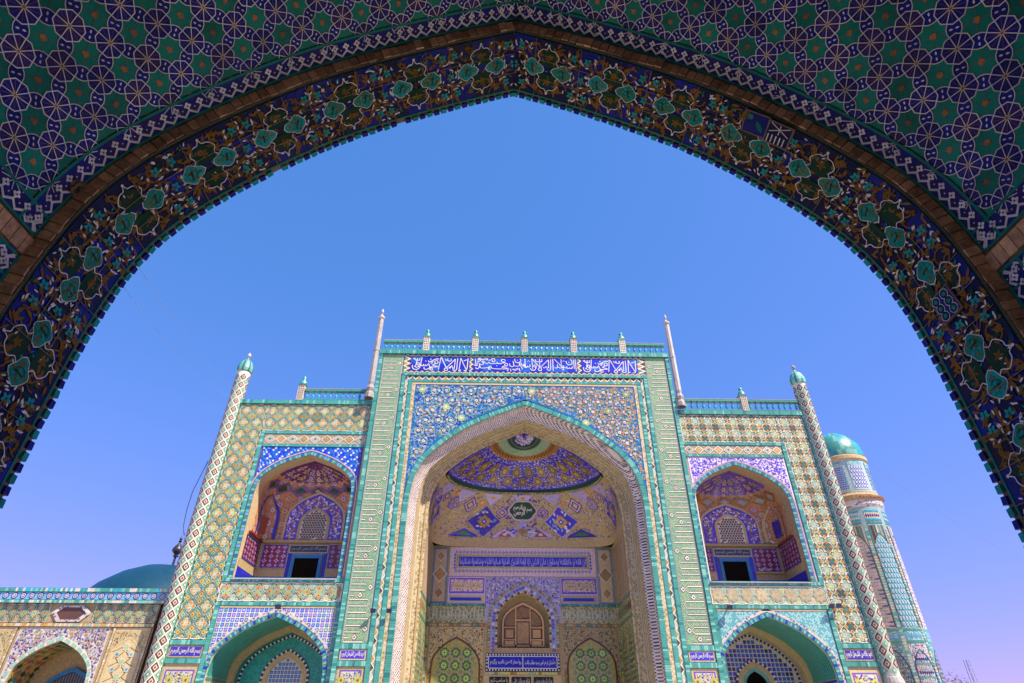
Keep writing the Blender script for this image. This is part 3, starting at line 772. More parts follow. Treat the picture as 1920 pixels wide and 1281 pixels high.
# inscription panels in brush script
def strokes_of(px, tx):
    """strokes traced in a flat drawing -> list of polylines in panel units"""
    return [[tx(*p) for p in s] for s in px]
def loop(cx, cy, r): return [(cx+r*math.cos(i*math.pi/4), cy+r*math.sin(i*math.pi/4)) for i in range(9)]
CREED = [[(1750, 140), (1742, 320), (1735, 480), (1700, 570), (1640, 565)], [(1530, 130), (1610, 320), (1700, 520)], [(1530, 130), (1515, 340), (1500, 550)], [(1620, 235), (1710, 195)], [(1480, 585), (1560, 550)],
 [(1440, 150), (1432, 350), (1425, 530), (1370, 575), (1320, 550), (1310, 470), (1270, 440), (1220, 500), (1200, 480), (1290, 400)], [(1370, 170), (1362, 340), (1355, 520)], [(1370, 170), (1245, 330), (1120, 490)],
 [(950, 120), (1030, 300), (1110, 470)], loop(1110, 540, 48), [(935, 120), (910, 340), (885, 550)], [(1060, 170), (1090, 220), (1140, 210), (1140, 160)], [(1140, 210), (1180, 250), (1250, 230), (1240, 160)],
 loop(810, 290, 52), [(862, 320), (700, 395), (870, 450), (640, 470)], loop(670, 535, 40), [(580, 330), (605, 420), (630, 480), (560, 540), (470, 540), (455, 470)], [(880, 160), (860, 200)], [(570, 240), (600, 290), (720, 220), (830, 160), (815, 200)],
 [(620, 210), (650, 170)], [(640, 335), (710, 320)], [(650, 300), (720, 255)], [(550, 360), (545, 410), (500, 420), (490, 370)], [(490, 420), (440, 420), (430, 360)], [(430, 420), (380, 420), (350, 380)], [(490, 240), (490, 270)],
 loop(270, 360, 40), [(305, 390), (290, 450), (230, 480), (160, 440)], [(370, 130), (355, 270), (340, 400), (320, 500), (240, 555), (150, 540), (105, 460), (115, 400)], [(240, 150), (220, 300), (200, 440)], [(110, 190), (150, 160), (170, 220), (230, 220)], [(230, 225), (300, 230), (310, 150)]]
MID_B = [[(140, 210), (155, 320), (165, 420), (180, 490), (140, 470), (90, 440)], [(240, 180), (228, 350), (215, 460), (180, 490)], loop(300, 205, 36), [(335, 250), (280, 310), (220, 340)], [(330, 230), (390, 240), (400, 200), (430, 235), (480, 190), (510, 240), (560, 230), (520, 160)],
 loop(410, 325, 36), [(440, 360), (400, 440), (330, 430), (280, 400)], [(480, 340), (520, 400), (570, 380), (600, 330)], [(590, 260), (690, 235), (720, 180), (790, 200), (800, 300), (740, 320), (715, 290), (730, 250)],
 [(1160, 270), (1130, 220), (1050, 215), (1020, 270), (1070, 310), (1160, 320), (1040, 370), (960, 390), (890, 370), (880, 320)], [(880, 380), (800, 390), (700, 390), (630, 370), (600, 320)], [(865, 470), (885, 490)],
 loop(1190, 430, 52), [(1235, 465), (1040, 525), (1270, 580), (1150, 600), (1000, 600), (850, 600), (720, 580), (650, 500), (560, 560), (340, 575), (310, 500), (280, 400)], loop(625, 590, 32), [(290, 440), (270, 570), (210, 610), (155, 560)],
 [(1300, 380), (1320, 460), (1390, 505), (1450, 450), (1420, 270)], [(1450, 450), (1500, 480), (1620, 470), (1670, 440)], loop(1670, 390, 40), [(1680, 460), (1740, 600)], [(1480, 180), (1490, 270), (1550, 340), (1640, 320), (1690, 250), (1660, 180)], [(1565, 228), (1585, 242)],
 [(1830, 190), (1830, 320), (1830, 440), (1840, 530), (1910, 510)], [(1720, 480), (1790, 400), (1840, 520)], [(1580, 550), (1590, 640)], [(1530, 570), (1520, 640), (1470, 640), (1450, 590)], [(1440, 640), (1400, 600)], [(1630, 560), (1660, 690)], [(1220, 690), (1280, 580)], [(1340, 590), (1350, 690)]]
MID_C = [[(80, 150), (90, 300), (95, 460), (60, 480), (30, 380)], [(95, 480), (160, 480), (170, 430)], [(160, 480), (240, 470), (250, 380)], [(185, 235), (205, 245)], [(150, 268), (170, 274)], [(225, 262), (245, 268)],
 [(310, 150), (322, 360), (335, 570)], [(310, 150), (435, 320), (560, 480)], [(560, 480), (520, 570), (560, 620), (620, 600), (610, 520), (590, 470)], [(570, 150), (570, 310), (570, 470)], [(600, 470), (730, 325), (860, 180)],
 loop(410, 440, 42), [(450, 470), (420, 570), (350, 610), (280, 580), (265, 520)], [(420, 180), (440, 250), (490, 280), (550, 260)], [(590, 270), (640, 260), (640, 160)], [(860, 180), (855, 350), (850, 520)], [(930, 170), (925, 350), (920, 540), (870, 610), (810, 570), (805, 500), (770, 460), (720, 510), (670, 490)],
 [(1000, 160), (1000, 390), (1000, 610)], [(1050, 160), (1145, 275), (1240, 390)], [(1270, 160), (1270, 390), (1215, 420)], [(1050, 490), (1110, 510), (1150, 450), (1140, 360)], [(1150, 470), (1220, 500), (1300, 490), (1350, 430)], loop(1320, 450, 36), [(1320, 500), (1345, 590), (1290, 560)],
 [(1360, 490), (1440, 490), (1450, 430)], [(1440, 490), (1500, 520), (1550, 480)], [(1540, 500), (1600, 520), (1640, 430)], [(1440, 230), (1450, 320), (1520, 380), (1610, 350), (1630, 260), (1580, 130)], [(1510, 275), (1530, 288)], [(1350, 198), (1370, 205)], [(1322, 238), (1340, 245)], [(1387, 242), (1403, 250)],
 [(1690, 160), (1690, 350), (1690, 530)], [(1740, 160), (1745, 400), (1750, 630)]]
def script_panel(u0, u1, z0, z1, strokes, w, bg='cobalt', tiles=6):
    mb = MB(); d = (u1-u0)/tiles
    for i in range(tiles):
        for j in range(2):
            put(mb, P, [(rect(u0+i*d+.004, z0+j*(z1-z0)/2+.004, u0+(i+1)*d-.004, z0+(j+1)*(z1-z0)/2-.004), random.choice([bg, bg, 'cobalt', 'blue']), 0)], .03)
    o = mb.build('inscription_panel', portal)
    k = 0
    for s in strokes:
        mb = MB(); pts = smooth(s, 3) if len(s) > 2 else s
        if len(s) == 2 and math.dist(*s) < w*.6: put(mb, P, [(diamond((s[0][0]+s[1][0])/2, (s[0][1]+s[1][1])/2, w*.6), 'white', 0)], .037)
        else:
            k += 1
            for q in ribbon(pts, w): put(mb, P, [(q, 'white', 0)], .036+.0006*(k % 5))
        mb.build('letter_stroke', o)
Z_T, Z_B = 18.03, 17.11
tx = lambda x, y: (-6.40+(x-50)/1745*3.28, Z_T-(y-100)/490*(Z_T-Z_B))
script_panel(-6.40, -3.12, Z_B, Z_T, strokes_of(CREED, tx), .047)
tx = lambda x, y: (3.20+(x-50)/1745*3.15, Z_T-(y-100)/490*(Z_T-Z_B))
script_panel(3.20, 6.35, Z_B, Z_T, strokes_of(CREED, tx), .047)
k_ = 5.85/194.4
fb = lambda x, y: (-2.90+(884+x/18.11-888.2)*k_, Z_T-((y/18.11+660)-667.8)/31.2*(Z_T-Z_B))
fc = lambda x, y: (-2.90+(980+x/17.45-888.2)*k_, Z_T-((y/17.45+662)-669.3)/31.2*(Z_T-Z_B))
script_panel(-2.90, 2.95, Z_B, Z_T, strokes_of(MID_B, fb)+strokes_of(MID_C, fc), .043, tiles=11)

# floral spandrels over the great arch
mb = MB()
spandrel(mb, P, -6.0, 6.0, 16.24, A_BAND, 'azure', .012, n=80)
ins = lambda x, z: z > arch_h(x, *A_BAND)+.12
L_ = lambda x, z: x < 0 and ins(x, z)
R_ = lambda x, z: x >= 0 and ins(x, z)
scatter(P, mb, -6.0, 0, 10.6, 16.22, .10, .15, ['sky_blue', 'sky_blue', 'cobalt', 'turquoise_pale', 'azure', 'turquoise', 'cream', 'blue'], .015, L_)
scatter(P, mb, 0, 6.0, 10.6, 16.22, .10, .15, ['sky_blue', 'turquoise_deep', 'sage_deep', 'ochre', 'cream', 'azure', 'sage', 'ochre'], .015, R_)
scatter(P, mb, -6.0, 6.0, 10.6, 16.22, .24, .11, ['ochre', 'orange', 'leaf_green', 'cream'], .0195, ins)
def vine(x, z, r, t0, turns, sgn):
    return [(x+sgn*r*(1-.75*k/22)*math.cos(t0+turns*k/22*6.28), z+r*(1-.75*k/22)*math.sin(t0+turns*k/22*6.28)) for k in range(23)]
spots = []
for sg in (-1, 1):
    for i in range(10):
        for j in range(9):
            x, z = sg*(.32+i*.66+(.33 if j % 2 else 0)), 15.86-j*.60
            if not (x*sg < 5.75 and z > 9.9 and ins(x, z-.22)): continue
            ph = random.random()*6; sp_ = vine(x, z, .33, ph, 1.35, sg)
            put(mb, P, [(q, 'cream' if sg < 0 else 'orange', 0) for q in ribbon(sp_, .034)], .0235)
            spots += [(x, z, 1.15)]+[(sp_[k][0], sp_[k][1], .8) for k in (1, 6, 11)]
            for k in (3, 8, 13):
                a_ = random.random()*6; put(mb, P, [(almond(sp_[k][0], sp_[k][1], .16, .07, a_), 'turquoise_pale' if sg < 0 else 'sage', 0)], .025+.0004*k)
mb.build('floral_spandrel', portal, kind='stuff')
fbed = portal
bl = []
for k in range(3):
    ly = [(ngon(.060*math.cos(i*1.2566), .060*math.sin(i*1.2566), .042, 6), ('white', 'off_white', 'white')[k], .001+.0004*i) for i in range(5)] + [(ngon(0, 0, .033, 6), ('cobalt', 'rust', 'blue')[k], .005)]
    bl.append(piece('blossom', ngon(0, 0, .075, 8), .004, ('white', 'off_white', 'white')[k], ly))
mb = MB(); put(mb, P, [(rect(-.05, 15.9, .05, 16.1), 'cream', 0)], .026); fbed = mb.build('blossom_field', portal)
random.shuffle(spots)
spots = [s_ for s_ in spots if abs(s_[0]) < 5.9 and s_[1] < 16.15 and ins(s_[0], s_[1]-.03)]
for x, z, k in spots[:298]: inst('blossom', random.choice(bl), fbed, on_wall(CX+x, YP-.034, z, .78*k, random.random()*6))
gb = piece('green_blossom', ngon(0, 0, .16, 12), .006, 'lime', [(star(0, 0, .2, .13, 8), 'sage', .002), (star(0, 0, .12, .07, 6), 'lime', .004), (ngon(0, 0, .05, 8), 'white', .006)])
for x, z in ((-4.25, 14.85), (-3.4, 14.2), (-5.6, 15.9), (4.45, 14.7), (5.5, 15.75), (3.2, 14.0), (.35, 15.85)): inst('green_blossom', gb, fbed, on_wall(CX+x, YP-.04, z, 1.15, random.random()))

# bands of the great arch
mb = MB()
pa = arch(*A_BAND[:1], 5.72, 9.5, 15.0, GZ, 40, 12)
pb = arch(0, 5.98, 9.5, 15.36, GZ, 40, 12)
arch_tiles(mb, P, arch(0, 5.74, 9.5, 15.02, GZ, 40, 12), .25, .085, TQ, .06, .06, ground='turquoise_deep')
mb.build('arch_border', portal, kind='stuff')
mb = MB(); n = 8
ring_ = []
for k in range(n+1):
    a = math.pi*.5*k/n
    t = (1-math.cos(a)); w = 5.74-.34*t; za = 15.02-.60*t; dep = -.42*math.sin(a)+.04*math.sin(2*a)
    ring_.append((arch(0, w, 9.5, za, GZ, 40, 12), dep))
prev = arch(0, 5.74, 9.5, 15.02, GZ, 40, 12)
for k in range(n):
    strip(mb, P, ring_[k][0], ring_[k+1][0], ring_[k][1], ring_[k+1][1], 'speckle')
mb.build('arch_roll', portal, smooth=True)
mb = MB(); q = ring_[-1][0]
YS = 1.6
for k in range(6): strip(mb, P, q, q, -.42-(YS-.42)*k/6, -.42-(YS-.42)*(k+1)/6, 'cream_lattice')
mb.build('arch_soffit', portal, smooth=True)
mb = MB()                                                       # thin ribs on the soffit
for dpt in (.55, .8, 1.15, 1.5):
    qi = offset(q, -.03); strip(mb, P, q, qi, -dpt, -dpt, 'sand'); strip(mb, P, qi, qi, -dpt, -dpt-.06, 'off_white'); strip(mb, P, qi, q, -dpt-.06, -dpt-.06, 'sand')
mb.build('soffit_rib', portal, kind='stuff')

# interior of the niche
YB = 33.0; YV = YP+YS
class Vault:
    """half dome over a niche: pointed-arch front edge, boxy plan at its foot, round above"""
    def __init__(s, cx, w, zs, za, yv, yb, z0, zr, n0, k=1.84, zn=None): s.cx, s.w, s.zs, s.za, s.yv, s.yb, s.z0, s.zr, s.n0, s.k, s.zn = cx, w, zs, za, yv, yb, z0, zr, n0, k, zn or zr
    def vw(s, z): return max(.02, s.w*float(np.interp(min(max((z-s.zs)/(s.za-s.zs), 0), 1), _ap[:, 1], _ap[:, 0])))
    def vd(s, z):
        lo = lambda q: (s.yb-s.yv)*math.sqrt(max(0, 1-((q-s.z0)/((s.zr-s.z0)*s.k))**2))
        return lo(z) if z < s.zr else lo(s.zr)*math.sqrt(max(0, 1-((z-s.zr)/(s.za-s.zr+.01))**2))
    def vn(s, z): return float(np.interp(z, [s.z0, s.z0+.45*(s.zn-s.z0), s.zn], [s.n0, .5*(s.n0+1.2), 2.0]))
    def pt(s, p, z):
        n = s.vn(z); a = max(-1, min(1, p))*math.pi/2; s_, c_ = math.sin(a), max(math.cos(a), 0.0)
        r = (abs(s_)**n+c_**n)**(-1/n)
        return Vector((s.cx+s.vw(z)*r*s_, s.yv+s.vd(z)*r*c_, z))
    def __call__(s, p, z, h):
        e = .004; z = min(z, s.za-.01); a = s.pt(min(p+e, 1), z)-s.pt(max(p-e, -1), z); b = s.pt(p, min(z+e, s.za))-s.pt(p, z-e)
        n = a.cross(b); c = s.pt(p, z)
        if n.length < 1e-12: return tuple(c)
        n.normalize()
        if n.dot(Vector((s.cx, s.yv-2.5, z-3))-c) < 0: n = -n
        return tuple(c+n*h)
    def p_of_x(s, x, z):
        lo, hi = 0.0, 1.0
        for _ in range(26):
            m = (lo+hi)/2
            if s.pt(m, z).x-s.cx < abs(x): lo = m
            else: hi = m
        return math.copysign(lo, x)
DS = Vault(CX, 4.95, 9.5, 14.15, YV, YB, 8.9, 11.83, 7.0)
mb = MB(); strip(mb, P, arch(0, 5.40, 9.5, 14.42, GZ, 40, 12), arch(0, 4.95, 9.5, 14.15, GZ, 40, 12), -YS, -YS, 'cream_lattice'); mb.build('inner_arch_lip', portal)
mb = MB()
for o1, o2, m_ in ((.02, .08, 'off_white'), (.30, .36, 'sand')): strip(mb, P, arch(0, 5.40-o1, 9.5, 14.42-.6*o1, GZ, 40, 12), arch(0, 5.40-o2, 9.5, 14.42-.6*o2, GZ, 40, 12), -YS+.03, -YS+.03, m_)
mb.build('lip_moulding', portal, kind='stuff')
dome_pt, vw, p_of_x = DS.pt, DS.vw, DS.p_of_x
mb = MB()
zz = list(np.linspace(8.9, 11.83, 12))+list(np.linspace(11.83, 14.14, 22))[1:]
def zmat(z):
    for lim, m in ((9.22, 'sand'), (11.83, 'sand'), (13.42, 'ultramarine'), (13.56, 'gold'), (13.82, 'sage'), (13.92, 'grey'), (99, 'ultramarine')):
        if z < lim: return m
NP = 48
for z0, z1 in zip(zz, zz[1:]):
    for k in range(NP):
        p0, p1 = -1+2*k/NP, -1+2*(k+1)/NP
        mb.face([dome_pt(p0, z0), dome_pt(p1, z0), dome_pt(p1, z1), dome_pt(p0, z1)], zmat((z0+z1)/2))
dome_o = mb.build('niche_vault', portal, smooth=True)
mb = MB()                                                       # dark ring moulding under the half dome
for k in range(NP):
    p0, p1 = -1+2*k/NP, -1+2*(k+1)/NP
    for (za, ha), (zb, hb) in zip(((11.74, .0), (11.74, .10), (11.82, .14), (11.91, .05), (11.91, 0)), ((11.74, .10), (11.82, .14), (11.91, .05), (11.91, 0), (11.91, 0))):
        mb.face([DS(p0, za, ha), DS(p1, za, ha), DS(p1, zb, hb), DS(p0, zb, hb)], 'bottle_green')
    c = DS((p0+p1)/2, 11.76, .152)
for k in range(150):
    p = -1+2*(k+.5)/150; w = .004
    mb.face([DS(p-w, 11.76, .135), DS(p+w, 11.76, .135), DS(p+w, 11.80, .148), DS(p-w, 11.80, .148)], random.choice(['gold', 'off_white', 'sage']))
mb.build('ring_moulding', portal)
mb = MB()                                                       # scalloped gold line and painted leaves of the half dome
def dpaint(items, z_c, h):
    for poly, m, dh in items:
        mb.face([DS(max(-1, min(1, p_of_x(x, z))), min(z, 14.40), h+dh) if True else None for x, z in poly], m)
pts = []
for k in range(49): pts.append((-1+2*k/48, 13.41+(.09 if k % 2 else 0)))
for q in ribbon(pts, .022)+ribbon([(a, b+.09) for a, b in pts], .016): mb.face([DS(max(-1, min(1, a)), b, .02) for a, b in q], 'orange')
for q in ribbon([(a, b+.05) for a, b in pts], .03): mb.face([DS(max(-1, min(1, a)), b, .018) for a, b in q], 'bottle_green')
for k in range(2200):
    p, z = random.uniform(-.97, .97), 11.97+1.43*random.random()**1.2
    s_ = .05; q = almond(0, 0, .10, .045, random.random()*6); sc = 1/max(.6, vw(z)*1.4)
    mb.face([DS(p+a*sc, z+b*.62, .012+.001*(k % 3)) for a, b in q], random.choice(['lilac', 'lilac', 'white', 'violet', 'cobalt', 'lilac']))
for k in range(160):
    p, z = random.uniform(-.95, .95), random.uniform(13.95, 14.10); q = almond(0, 0, .12, .06, random.random()*6); sc = 1/max(.4, vw(z)*1.4)
    mb.face([DS(p+a*sc, z+b*.5, .01) for a, b in q], random.choice(['lilac', 'violet', 'white']))
for k in range(120):
    p = -.98+1.96*k/119; z = 13.87+.04*math.cos(k*math.pi)
    q = diamond(0, 0, .035, .05); mb.face([DS(max(-1, min(1, p+a*.5)), z+b, .01) for a, b in q], 'bottle_green')
mb.build('half_dome_leaves', portal, kind='stuff')
def medallion(name, layers, p, z, sx, sz, label=None):
    mb = MB()
    for poly, m, dh in layers:
        big = max(abs(a) for a, b in poly) > .3 and len(poly) > 6
        c = (sum(a for a, b in poly)/len(poly), sum(b for a, b in poly)/len(poly)); n = len(poly)
        f = lambda q, t: DS(max(-1, min(1, p+(c[0]+(q[0]-c[0])*t)*sx)), z+(c[1]+(q[1]-c[1])*t)*sz, dh*1.6)
        if not big: mb.face([f(q, 1) for q in poly], m); continue
        for i in range(n):
            a, b = poly[i], poly[(i+1) % n]
            mb.face([f(a, .34), f(b, .34), f(c, 1)], m)
            for t0, t1 in ((.34, .67), (.67, 1)): mb.face([f(a, t0), f(a, t1), f(b, t1), f(b, t0)], m)
    return mb.build(name, dome_o, label=label)
gm = [(star(0, 0, 1.0, .80, 10), 'gold', .020), (star(0, 0, .72, .56, 8), 'olive_gold', .024), (star(0, 0, .42, .25, 6), 'cream', .027), (ngon(0, 0, .16, 6), 'sage_deep', .030)]
for k in range(12): medallion('gold_medallion', gm, -.88+.16*k, 12.86, .060, .29)
for k in range(11): medallion('gold_medallion', gm, -.8+.16*k, 12.38, .052, .26)
for k in range(12): medallion('gold_medallion', gm[:3], -.88+.16*k, 12.20, .026, .12)
def frond(r, m1, m2):
    out = []
    for i in range(26):
        a = random.random()*6.28; d = r*math.sqrt(random.random())*.93; out.append((almond(d*math.cos(a), d*math.sin(a), .26, .12, random.random()*3), random.choice(m2), .024+.001*(i % 3)))
    return out
def sq(r): return [(r, 0), (r*.62, r*.34), (r*.42, r*.58), (0, r), (-r*.42, r*.58), (-r*.62, r*.34), (-r, 0), (-r*.62, -r*.34), (-r*.42, -r*.58), (0, -r), (r*.42, -r*.58), (r*.62, -r*.34)]
def bigm(): return [(sq(1.06), 'lilac', .018), (sq(1.0), 'ultramarine', .021)] + [f for f in frond(.75, None, ['lilac', 'violet', 'sky_blue', 'white'])] + [(diamond(0, 0, .42, .46), 'ochre', .028), (diamond(0, 0, .30, .34), 'cream', .030), (diamond(0, 0, .18, .22), 'blue', .032), (ngon(0, 0, .07, 6), 'white', .034)]
for x in (-2.15, 2.15): medallion('blue_medallion', bigm(), p_of_x(x, 10.25), 10.25, .105, .80)
for p in (-.70, .70): medallion('blue_medallion', bigm(), p, 10.35, .085, .85)
for p in (-.90, .90): medallion('blue_medallion', bigm(), p, 10.7, .05, .7)
for x, z, s_ in ((-2.95, 11.05, .5), (2.95, 11.05, .5), (-1.15, 10.75, .4), (1.15, 10.75, .4), (-4.2, 11.2, .4), (4.2, 11.2, .4)):
    p = p_of_x(x, z); medallion('small_medallion', [(sq(1), 'plum', .018), (sq(.82), 'lilac', .021), (sq(.6), 'plum', .024), (diamond(0, 0, .35), 'cream', .027)], p, z, .055*s_/.5, s_*.8)
for x in (-3.3, 3.3, -1.0, 1.0):
    z = 9.42; medallion('half_medallion', [([(-1, 0), (1, 0), (.75, .4), (.3, .75), (0, 1.1), (-.3, .75), (-.75, .4)], 'ultramarine' if abs(x) > 2 else 'lilac', .018), ([(-.6, .05), (.6, .05), (.3, .5), (0, .8), (-.3, .5)], 'leaf_green' if abs(x) > 2 else 'rust', .022), (ngon(0, .35, .18, 7), 'off_white', .026)], p_of_x(x, z), z, .085, .42)
for x, z in ((-1.6, 11.35), (1.6, 11.35), (-3.6, 11.45), (3.6, 11.45), (-2.3, 11.2), (2.3, 11.2), (-.62, 9.75), (.62, 9.75)):
    medallion('orange_rosette', [(star(0, 0, 1, .7, 6), 'orange', .018), (ngon(0, 0, .4, 6), 'cream', .021)], p_of_x(x, z), z, .028, .16)
for k in range(7):
    medallion('hanging_spray', [([(-1, 1), (1, 1), (.55, .1), (0, -.9), (-.55, .1)], 'lilac', .018), ([(-.6, .9), (.6, .9), (.3, .1), (0, -.4), (-.3, .1)], 'cream', .022), (diamond(0, .45, .22, .3), 'orange', .025)], -.72+.24*k, 11.36, .085, .30)
wing_ = [(-1, -.15), (-.72, .0), (-.5, .28), (-.22, .45), (-.12, .95), (.12, .95), (.22, .45), (.5, .28), (.72, .0), (1, -.15), (.6, -.28), (.2, -.2), (-.2, -.2), (-.6, -.28)]
medallion('winged_medallion', [(wing_, 'lilac', .018)] + [(almond(random.uniform(-.75, .75), random.uniform(-.15, .2), .16, .16, random.random()*3), random.choice(['ultramarine', 'violet', 'plum', 'white']), .023+.0006*i) for i in range(26)] + [(ngon(0, .02, .26, 16), 'sage', .04), (ngon(0, .02, .23, 16), 'terracotta', .043), (star(0, .02, .14, .08, 6), 'gold', .046)], 0.0, 9.72, .16, .62)
for p in (-.52, .52, -.80, .80):
    medallion('violet_rosette', [(star(0, 0, 1, .82, 12), 'violet', .018), (star(0, 0, .86, .66, 12), 'lilac', .021)] + [(almond(.5*math.cos(i*.6), .5*math.sin(i*.6), .3, .16, i*.6+.8), random.choice(['ultramarine', 'plum', 'ochre', 'cream']), .025+.0004*i) for i in range(10)] + [(star(0, 0, .3, .2, 6), 'orange', .032)], p, 11.02, .05, .34)
mb = MB(); p0 = 0.0; zc = 10.82                                   # green oval cartouche with white script
oval = [(1.0*math.cos(a)*(1+.05*math.cos(6*a)), .66*math.sin(a)*(1+.05*math.cos(6*a))) for a in [i*2*math.pi/36 for i in range(36)]]
D3 = lambda x, z, h: DS(p_of_x(x, zc), z, h)
def D3(x, z, h):
    y = dome_pt(0, z); return (CX+x, y.y-h-.02, z)
put(mb, D3, [([(x*.80, zc+y*.84) for x, y in oval], 'lilac', .0), ([(x*.74, zc+y*.76) for x, y in oval], 'cream', .006), ([(x*.71, zc+y*.72) for x, y in oval], 'bottle_green', .012)], .05)
for i in range(40):
    a = random.random()*6.28; d = random.uniform(.95, 1.35)
    put(mb, D3, [(almond(d*.85*math.cos(a), zc+.7*d*math.sin(a), .2, .09, random.random()*3), random.choice(['lilac', 'ultramarine', 'violet', 'plum']), 0)], .03+.001*(i % 4))
write(mb, D3, 'بسم الله', -.05, zc-.12, .52, zc+.22, 'white', .072, .02); write(mb, D3, 'الرحمن', -.5, zc-.30, .12, zc+.08, 'white', .074, .02); write(mb, D3, 'الرحیم', -.52, zc-.02, -.02, zc+.32, 'white', .073, .02)
mb.build('script_cartouche', dome_o, label='green oval cartouche with white script')
mb = MB()
for k in range(2300):
    p, z = random.uniform(-.98, .98), random.uniform(9.28, 11.62); q = almond(0, 0, random.uniform(.06, .13), .05, random.random()*6); sc = .16
    if min(abs(p-c_) for c_ in (0, p_of_x(2.15, 10.25), -p_of_x(2.15, 10.25))) < .05 and 9.6 < z < 11: continue
    w_ = .5+.5*math.sin(p*21)*math.cos(z*5.2)
    mb.face([DS(p+a*sc, z+b, .010+.001*(k % 3)) for a, b in q], random.choice(['violet', 'lilac', 'plum', 'ultramarine']) if random.random() < w_ else random.choice(['cream', 'orange', 'olive', 'off_white', 'sand']))
mb.build('vault_arabesque', dome_o, kind='stuff')
mb = MB()                                                          # little dots strewn over the tan ground
for k in range(420):
    p, z = random.uniform(-.97, .97), random.uniform(9.3, 11.6); q = ngon(0, 0, .028, 5); sc = .16
    mb.face([DS(p+a*sc, z+b, .012) for a, b in q], random.choice(['off_white', 'orange', 'violet', 'cream', 'sage']))
mb.build('strewn_dots', dome_o, kind='stuff')

# side walls of the niche
def SW(sg):
    def S(t, z, h):                                               # t 0 front .. 1 back
        u = 4.95-.01*t
        return (CX+sg*(u-h), YV+(YB-YV)*t, z)
    return S
for sg in (-1, 1):
    S = SW(sg); mb = MB()
    for (z0, z1, m) in ((GZ, 4.9, 'olive_lattice'), (5.05, 5.85, 'olive_lattice'), (6.0, 8.9, 'plaster')): mb.face([S(0, z0, 0), S(1, z0, 0), S(1, z1, 0), S(0, z1, 0)], m)
    for (z0, z1) in ((4.9, 5.05), (5.85, 6.0)): mb.face([S(0, z0, .01), S(1, z0, .01), S(1, z1, .01), S(0, z1, .01)], 'turquoise')
    mb.face([S(0, 8.75, .0), S(1, 8.75, .0), S(1, 8.9, .06), S(0, 8.9, .06)], 'sand')
    wallo = mb.build('niche_side_wall', portal)
    mb = MB()
    for fr_ in ((.14, .86, 6.2, 8.6), (.24, .76, 6.4, 8.4)):
        for q in ribbon([(fr_[0], fr_[2]), (fr_[1], fr_[2]), (fr_[1], fr_[3]), (fr_[0], fr_[3])], .03, True): put(mb, S, [(q, 'pink', 0)], .008)
    for (a, b) in ((.06, .48), (.54, .95)):
        c, w = (a+b)/2, (b-a)/2; A_ = arch(c, w, 2.6, 4.7, GZ+.5, 12, 4)
        for q in ribbon(A_, .05): put(mb, S, [(q, 'turquoise_pale', 0)], .01)
        for i in range(9):
            for j in range(26):
                x, z = a+.04+i*(b-a-.08)/8+(.02 if j % 2 else 0), GZ+.7+j*.24
                if abs(x-c) < w*.9 and z < arch_h(x, c, w, 2.6, 4.7)-.15: put(mb, S, [(diamond(x, z, .018, .1), random.choice(['ochre', 'sage_deep', 'sage', 'rust']), 0)], .012)
    for i in range(30): put(mb, S, [(diamond(.02+i*.033, 5.45, .012, .28), random.choice(['sage', 'brown', 'ochre']), 0)], .012)
    mb.build('wall_painting', wallo, kind='stuff')

# back wall of the niche
B = lambda u, z, h: (CX+u, YB-h, z)
WIN = (0.0, 1.33, 5.15, 6.54)
mb = MB()
spandrel(mb, B, -1.33, 1.33, 8.95, WIN, 'plaster', 0, 30)
for sg in (-1, 1):
    x0, x1 = sorted((sg*1.33, sg*4.98)); mb.face([B(x0, GZ, 0), B(x1, GZ, 0), B(x1, 8.95, 0), B(x0, 8.95, 0)], 'plaster')
mb.face([B(-1.33, GZ, 0), B(1.33, GZ, 0), B(1.33, 3.95, 0), B(-1.33, 3.95, 0)], 'plaster')
wa = arch(0, 1.33, 5.15, 6.54, 3.95, 20, 4); strip(mb, B, wa, wa, 0, -.55, 'cream_lattice'); mb.face([B(-1.33, 3.95, 0), B(1.33, 3.95, 0), B(1.33, 3.95, -.55), B(-1.33, 3.95, -.55)], 'stone')
mb.face([B(-1.4, 3.9, -.55), B(1.4, 3.9, -.55), B(1.4, 6.7, -.55), B(-1.4, 6.7, -.55)], 'sand')
back = mb.build('niche_back_wall', portal)
mb = MB()                                                          # long inscription of the back wall
put(mb, B, [(rect(-3.95, 7.37, 3.95, 8.86), 'pink', 0), (rect(-3.75, 7.50, 3.75, 8.72), 'off_white', .004), (rect(-3.60, 7.76, 3.60, 8.47), 'sand', .03), (rect(-3.46, 7.86, 3.46, 8.36), 'cobalt', .034)], .01)
for z in (7.62, 8.60):
    for i in range(38):
        x = -3.6+i*.1946
        put(mb, B, [(diamond(x, z, .095, .105), 'violet', 0), (diamond(x, z, .06, .07), 'pink', .003), (diamond(x, z, .03, .035), 'ultramarine', .005)], .02)
for x in (-3.68, 3.68):
    for j in range(5): put(mb, B, [(diamond(x, 7.78+j*.17, .06, .09), 'ultramarine', 0)], .02)
frz = mb.build('inscription_frieze', back)
mb = MB(); FR = 'ان الله و ملائکته یصلون علی النبی یا ایها الذین آمنوا صلوا علیه وسلموا تسلیما'
write(mb, B, FR, -3.42, 7.88, 3.42, 8.34, 'lilac', .05, .008)
for i in range(70):
    x = -3.38+i*.098+random.uniform(-.03, .03); put(mb, B, [(q, 'lilac', 0) for q in ribbon([(x, 8.02), (x+random.choice([0, 0, .08, -.03]), random.uniform(8.25, 8.33))], .014)], .051+.0004*(i % 4))
mb.build('frieze_lettering', frz, kind='stuff')
